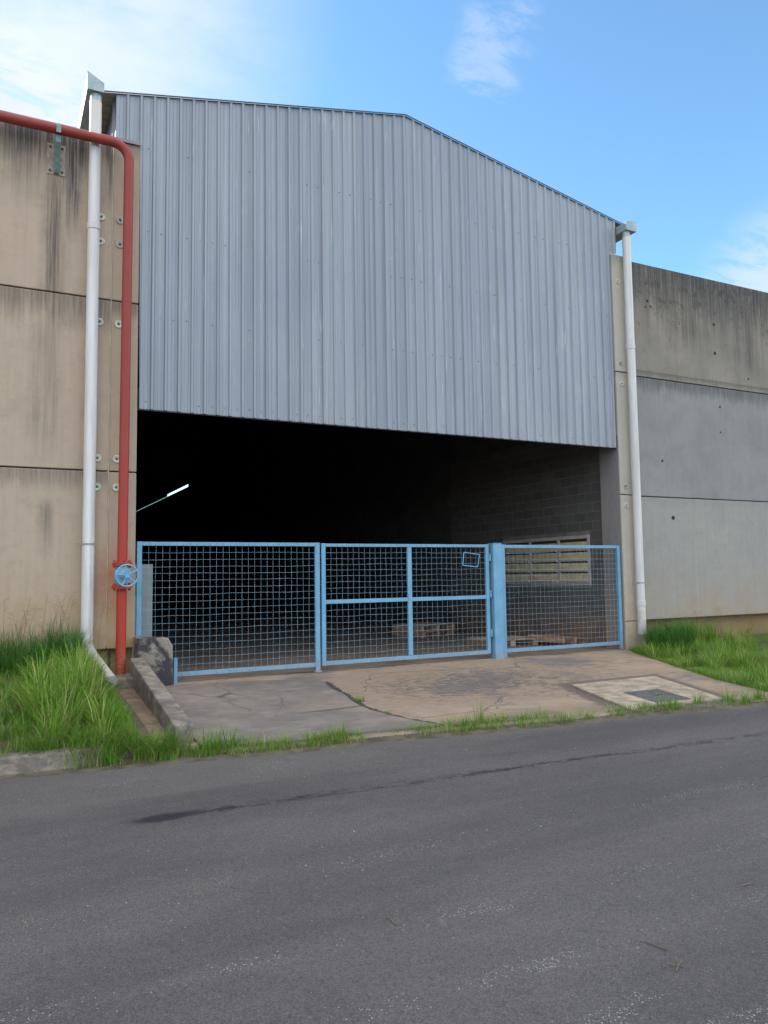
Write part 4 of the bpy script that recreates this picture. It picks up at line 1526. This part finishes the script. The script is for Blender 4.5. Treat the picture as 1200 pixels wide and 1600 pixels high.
cs += [(rng.uniform(12.0, 13.6), rng.uniform(-0.6, 0.2), rng.uniform(0.6, 1.1)) for _ in range(18)]
cs += [(rng.uniform(13.2, 19.0), rng.uniform(-0.5, 0.25), rng.uniform(0.5, 1.0)) for _ in range(16)]
p, L, w, ln, tn, az = tufts(cs, 60, 0.13, 0.26, 0.72, (0.006, 0.013), (0.1, 0.8), bank_r, 0.05)
blades('grass', p, L, w, ln, M_grass, tn, az, 'tall grass in front of the foundation of the right wall', 5)
cs = []
while len(cs) < 64:
    y = rng.uniform(-4.4, -0.6)
    x = bank_edge_x(y) + 0.08 + 3.6 * rng.random() ** 1.5
    if y > edge_y(x) + 0.25:
        cs.append((x, y, rng.uniform(0.5, 1.1)))
cs += [(rng.uniform(10.1, 11.2), rng.uniform(-2.9, -2.0), rng.uniform(0.9, 1.3)) for _ in range(12)]
p, L, w, ln, tn, az = tufts(cs, 60, 0.13, 0.22, 0.50, (0.006, 0.013), (0.2, 0.9), bank_r, 0.08)
blades('grass', p, L, w, ln, M_grass, tn, az, 'bright green tufts on the bank right of the driveway', 5)
stems('thin seeding stems in front of the right wall', [(rng.uniform(11.8, 15), rng.uniform(-0.5, 0.2)) for _ in range(26)], 0.35, 0.7, bank_r)

# verge between the driveway and the road
vz = lambda x, y: max(ROAD_Z, apron_z(x, y) if y > edge_y(x) + 0.07 else ROAD_Z)
cs = []
for i in range(420):
    x = rng.uniform(1.5, 12.5)
    k = 0.5 + 0.5 * math.sin(x * 2.1 + 0.5) * math.sin(x * 0.83 + 1.1)
    if x < 3.2: k = 0.9
    if x > 9: k = 0.8
    if rng.random() > k * k * 0.9 + 0.03:
        continue
    wv = 0.22 if x < 2.6 else 0.12
    cs.append((x, edge_y(x) + 0.06 + rng.normal(0, 1) * wv * 0.5, rng.uniform(0.35, 0.85)))
p, L, w, ln, tn, az = tufts(cs, 46, 0.13, 0.08, 0.24, (0.005, 0.009), (0.3, 0.95), vz, 0.05)
blades('grass', p, L, w, ln, M_grass_y, tn, az, 'ragged strip of verge grass along the asphalt edge', 3)
cs = [(x, edge_y(x) + 0.10 + rng.normal(0, 0.05), rng.uniform(0.5, 0.9)) for x in (1.78, 1.85, 1.92, 2.05, 7.3, 7.8, 8.2, 8.4, 8.7, 9.1)]
p, L, w, ln, tn, az = tufts(cs, 90, 0.12, 0.20, 0.40, (0.005, 0.008), (0.2, 0.85), vz, 0.0)
blades('grass', p, L, w, ln, M_grass, tn, az, 'longer grass by the kerb end and the manhole', 3)


N = 9000
vx = rng.uniform(0.9, 13.0, N)
vk = 0.55 + 0.45 * np.sin(vx * 3.1 + 0.7) * np.sin(vx * 1.37 + 2.0)
vk[vx >= 3.4] -= 0.3
vk[vx < 3.4] = 1.0
keep = rng.random(N) < vk
vx = vx[keep]
N = len(vx)
vy = np.array([edge_y(x) for x in vx]) + rng.normal(0.05, 0.05, N) * (0.6 + 0.8 * np.abs(np.sin(vx * 2.3)))
blades('grass', hmap(np.stack([vx, vy], 1), vz), rng.uniform(0.03, 0.13, N), rng.uniform(0.004, 0.008, N), rng.uniform(0.3, 0.98, N), M_grass_y, np.clip(group_of(N), 0, 0.999), label='short grass fringe where the driveway meets the asphalt')
cs = [(rng.uniform(0.9, 1.45), rng.uniform(-4.12, -3.85), rng.uniform(0.7, 1.0)) for _ in range(14)]
p, L, w, ln, tn, az = tufts(cs, 50, 0.11, 0.18, 0.40, (0.006, 0.012), (0.4, 0.98), lambda x, y: -0.05)
blades('grass', p, L, w, ln, M_grass, tn, az, 'grass growing at the mouth of the drain channel', 4)


def tuft(label, x, y, s, hmin, hmax, n, mat, lean=(0.1, 0.6), w=(0.003, 0.006)):
    p, L, wd, ln, tn, az = tufts([(x, y, s)], n, 0.08, hmin, hmax, w, lean, vz, 0.05)
    o = blades('grass_tuft', p, L, wd, ln, mat, tn, az, None, 3, kind=None)
    tag(o, label, 'grass', 'single tufts on the driveway')
    return o


tuft('small green tuft in the broken slab edge, farther from the road', 4.12, -2.55, 0.9, 0.06, 0.15, 130, M_grass)
tuft('small green tuft in the broken slab edge, nearer the road', 4.03, -3.50, 0.8, 0.05, 0.12, 110, M_grass)
tuft('thin straw coloured grass tuft at the road edge below the gate mullion', 4.75, edge_y(4.75) + 0.15, 0.9, 0.2, 0.42, 70, M_grass_y, (0.05, 0.4))
tuft('thin yellowish grass tuft at the road edge in front of the grey slab', 3.18, edge_y(3.18) + 0.12, 0.8, 0.15, 0.3, 70, M_grass_y, (0.1, 0.5))
tuft('low yellow green tuft at the road edge before the sandy driveway', 5.5, edge_y(5.5) + 0.12, 0.9, 0.12, 0.26, 90, M_grass_y, (0.1, 0.7))
tuft('thin weed tuft in front of the dark manhole cover', 7.25, -4.52, 0.8, 0.15, 0.32, 60, M_grass_y, (0.1, 0.5))

# ------------------------------------------------------------------ loose bits on the road
mb = MB()
for i in range(420):
    band = rng.integers(0, 7)
    yc = (-7.21, -8.09, -8.68, -9.10, -9.36, -4.75, -6.5)[band]
    sg = (0.06, 0.05, 0.06, 0.05, 0.06, 0.3, 1.2)[band]
    x, y = rng.uniform(-0.5, 7.5), rng.normal(yc, sg)
    if y > edge_y(x):
        continue
    s = rng.uniform(0.002, 0.0055)
    a = rng.uniform(0, 6.28)
    ca, sa = math.cos(a) * s, math.sin(a) * s
    z = ROAD_Z + 0.001
    q = rng.uniform(0.5, 0.9)
    mb.face_add([(x + ca, y + sa, z), (x - sa * q, y + ca * q, z), (x - ca * 1.1, y - sa * 1.1, z), (x + sa, y - ca, z), (x + ca * .2, y + sa * .2, z + s * 0.9)],
                [(0, 1, 4), (1, 2, 4), (2, 3, 4), (3, 0, 4)])
o = obj('gravel', mb, simple('pale gravel chips', (0.42, 0.41, 0.38), 0.9, var=0.3, scale=30.0))
o['kind'] = 'stuff'
M_twig = simple('dry twig', (0.14, 0.10, 0.075), 0.9, var=0.3)
for i, (x, y, L, a, lab) in enumerate(((2.62, -8.98, 0.10, 0.5, 'small forked dry twig on the asphalt at the lower right'), (3.60, -8.55, 0.12, -0.15, 'short dry stick lying on the asphalt near the right edge'),
                                     (2.66, -8.80, 0.13, 1.9, 'thin straw stalk on the asphalt left of the forked twig'), (1.75, -8.02, 0.10, 1.6, 'thin straw stalk lying on the asphalt in the middle foreground'))):
    z = ROAD_Z + 0.006
    mb = MB()
    dx, dy = math.cos(a) * L / 2, math.sin(a) * L / 2
    mb.tube([(x - dx, y - dy, z), (x, y + 0.004, z + 0.004), (x + dx, y + dy, z)], [0.003, 0.0028, 0.0015], 5)
    if i == 0:
        mb.tube([(x, y, z + 0.003), (x + 0.03, y + 0.045, z + 0.01)], [0.0025, 0.001], 5)
        mb.tube([(x, y, z + 0.003), (x - 0.035, y + 0.03, z + 0.008)], [0.0025, 0.001], 5)
        mb.tube([(x, y, z + 0.003), (x + 0.02, y - 0.045, z + 0.004)], [0.0025, 0.001], 5)
    o = obj('twig', mb, M_twig)
    tag(o, lab, 'twig', 'dry bits on the road')
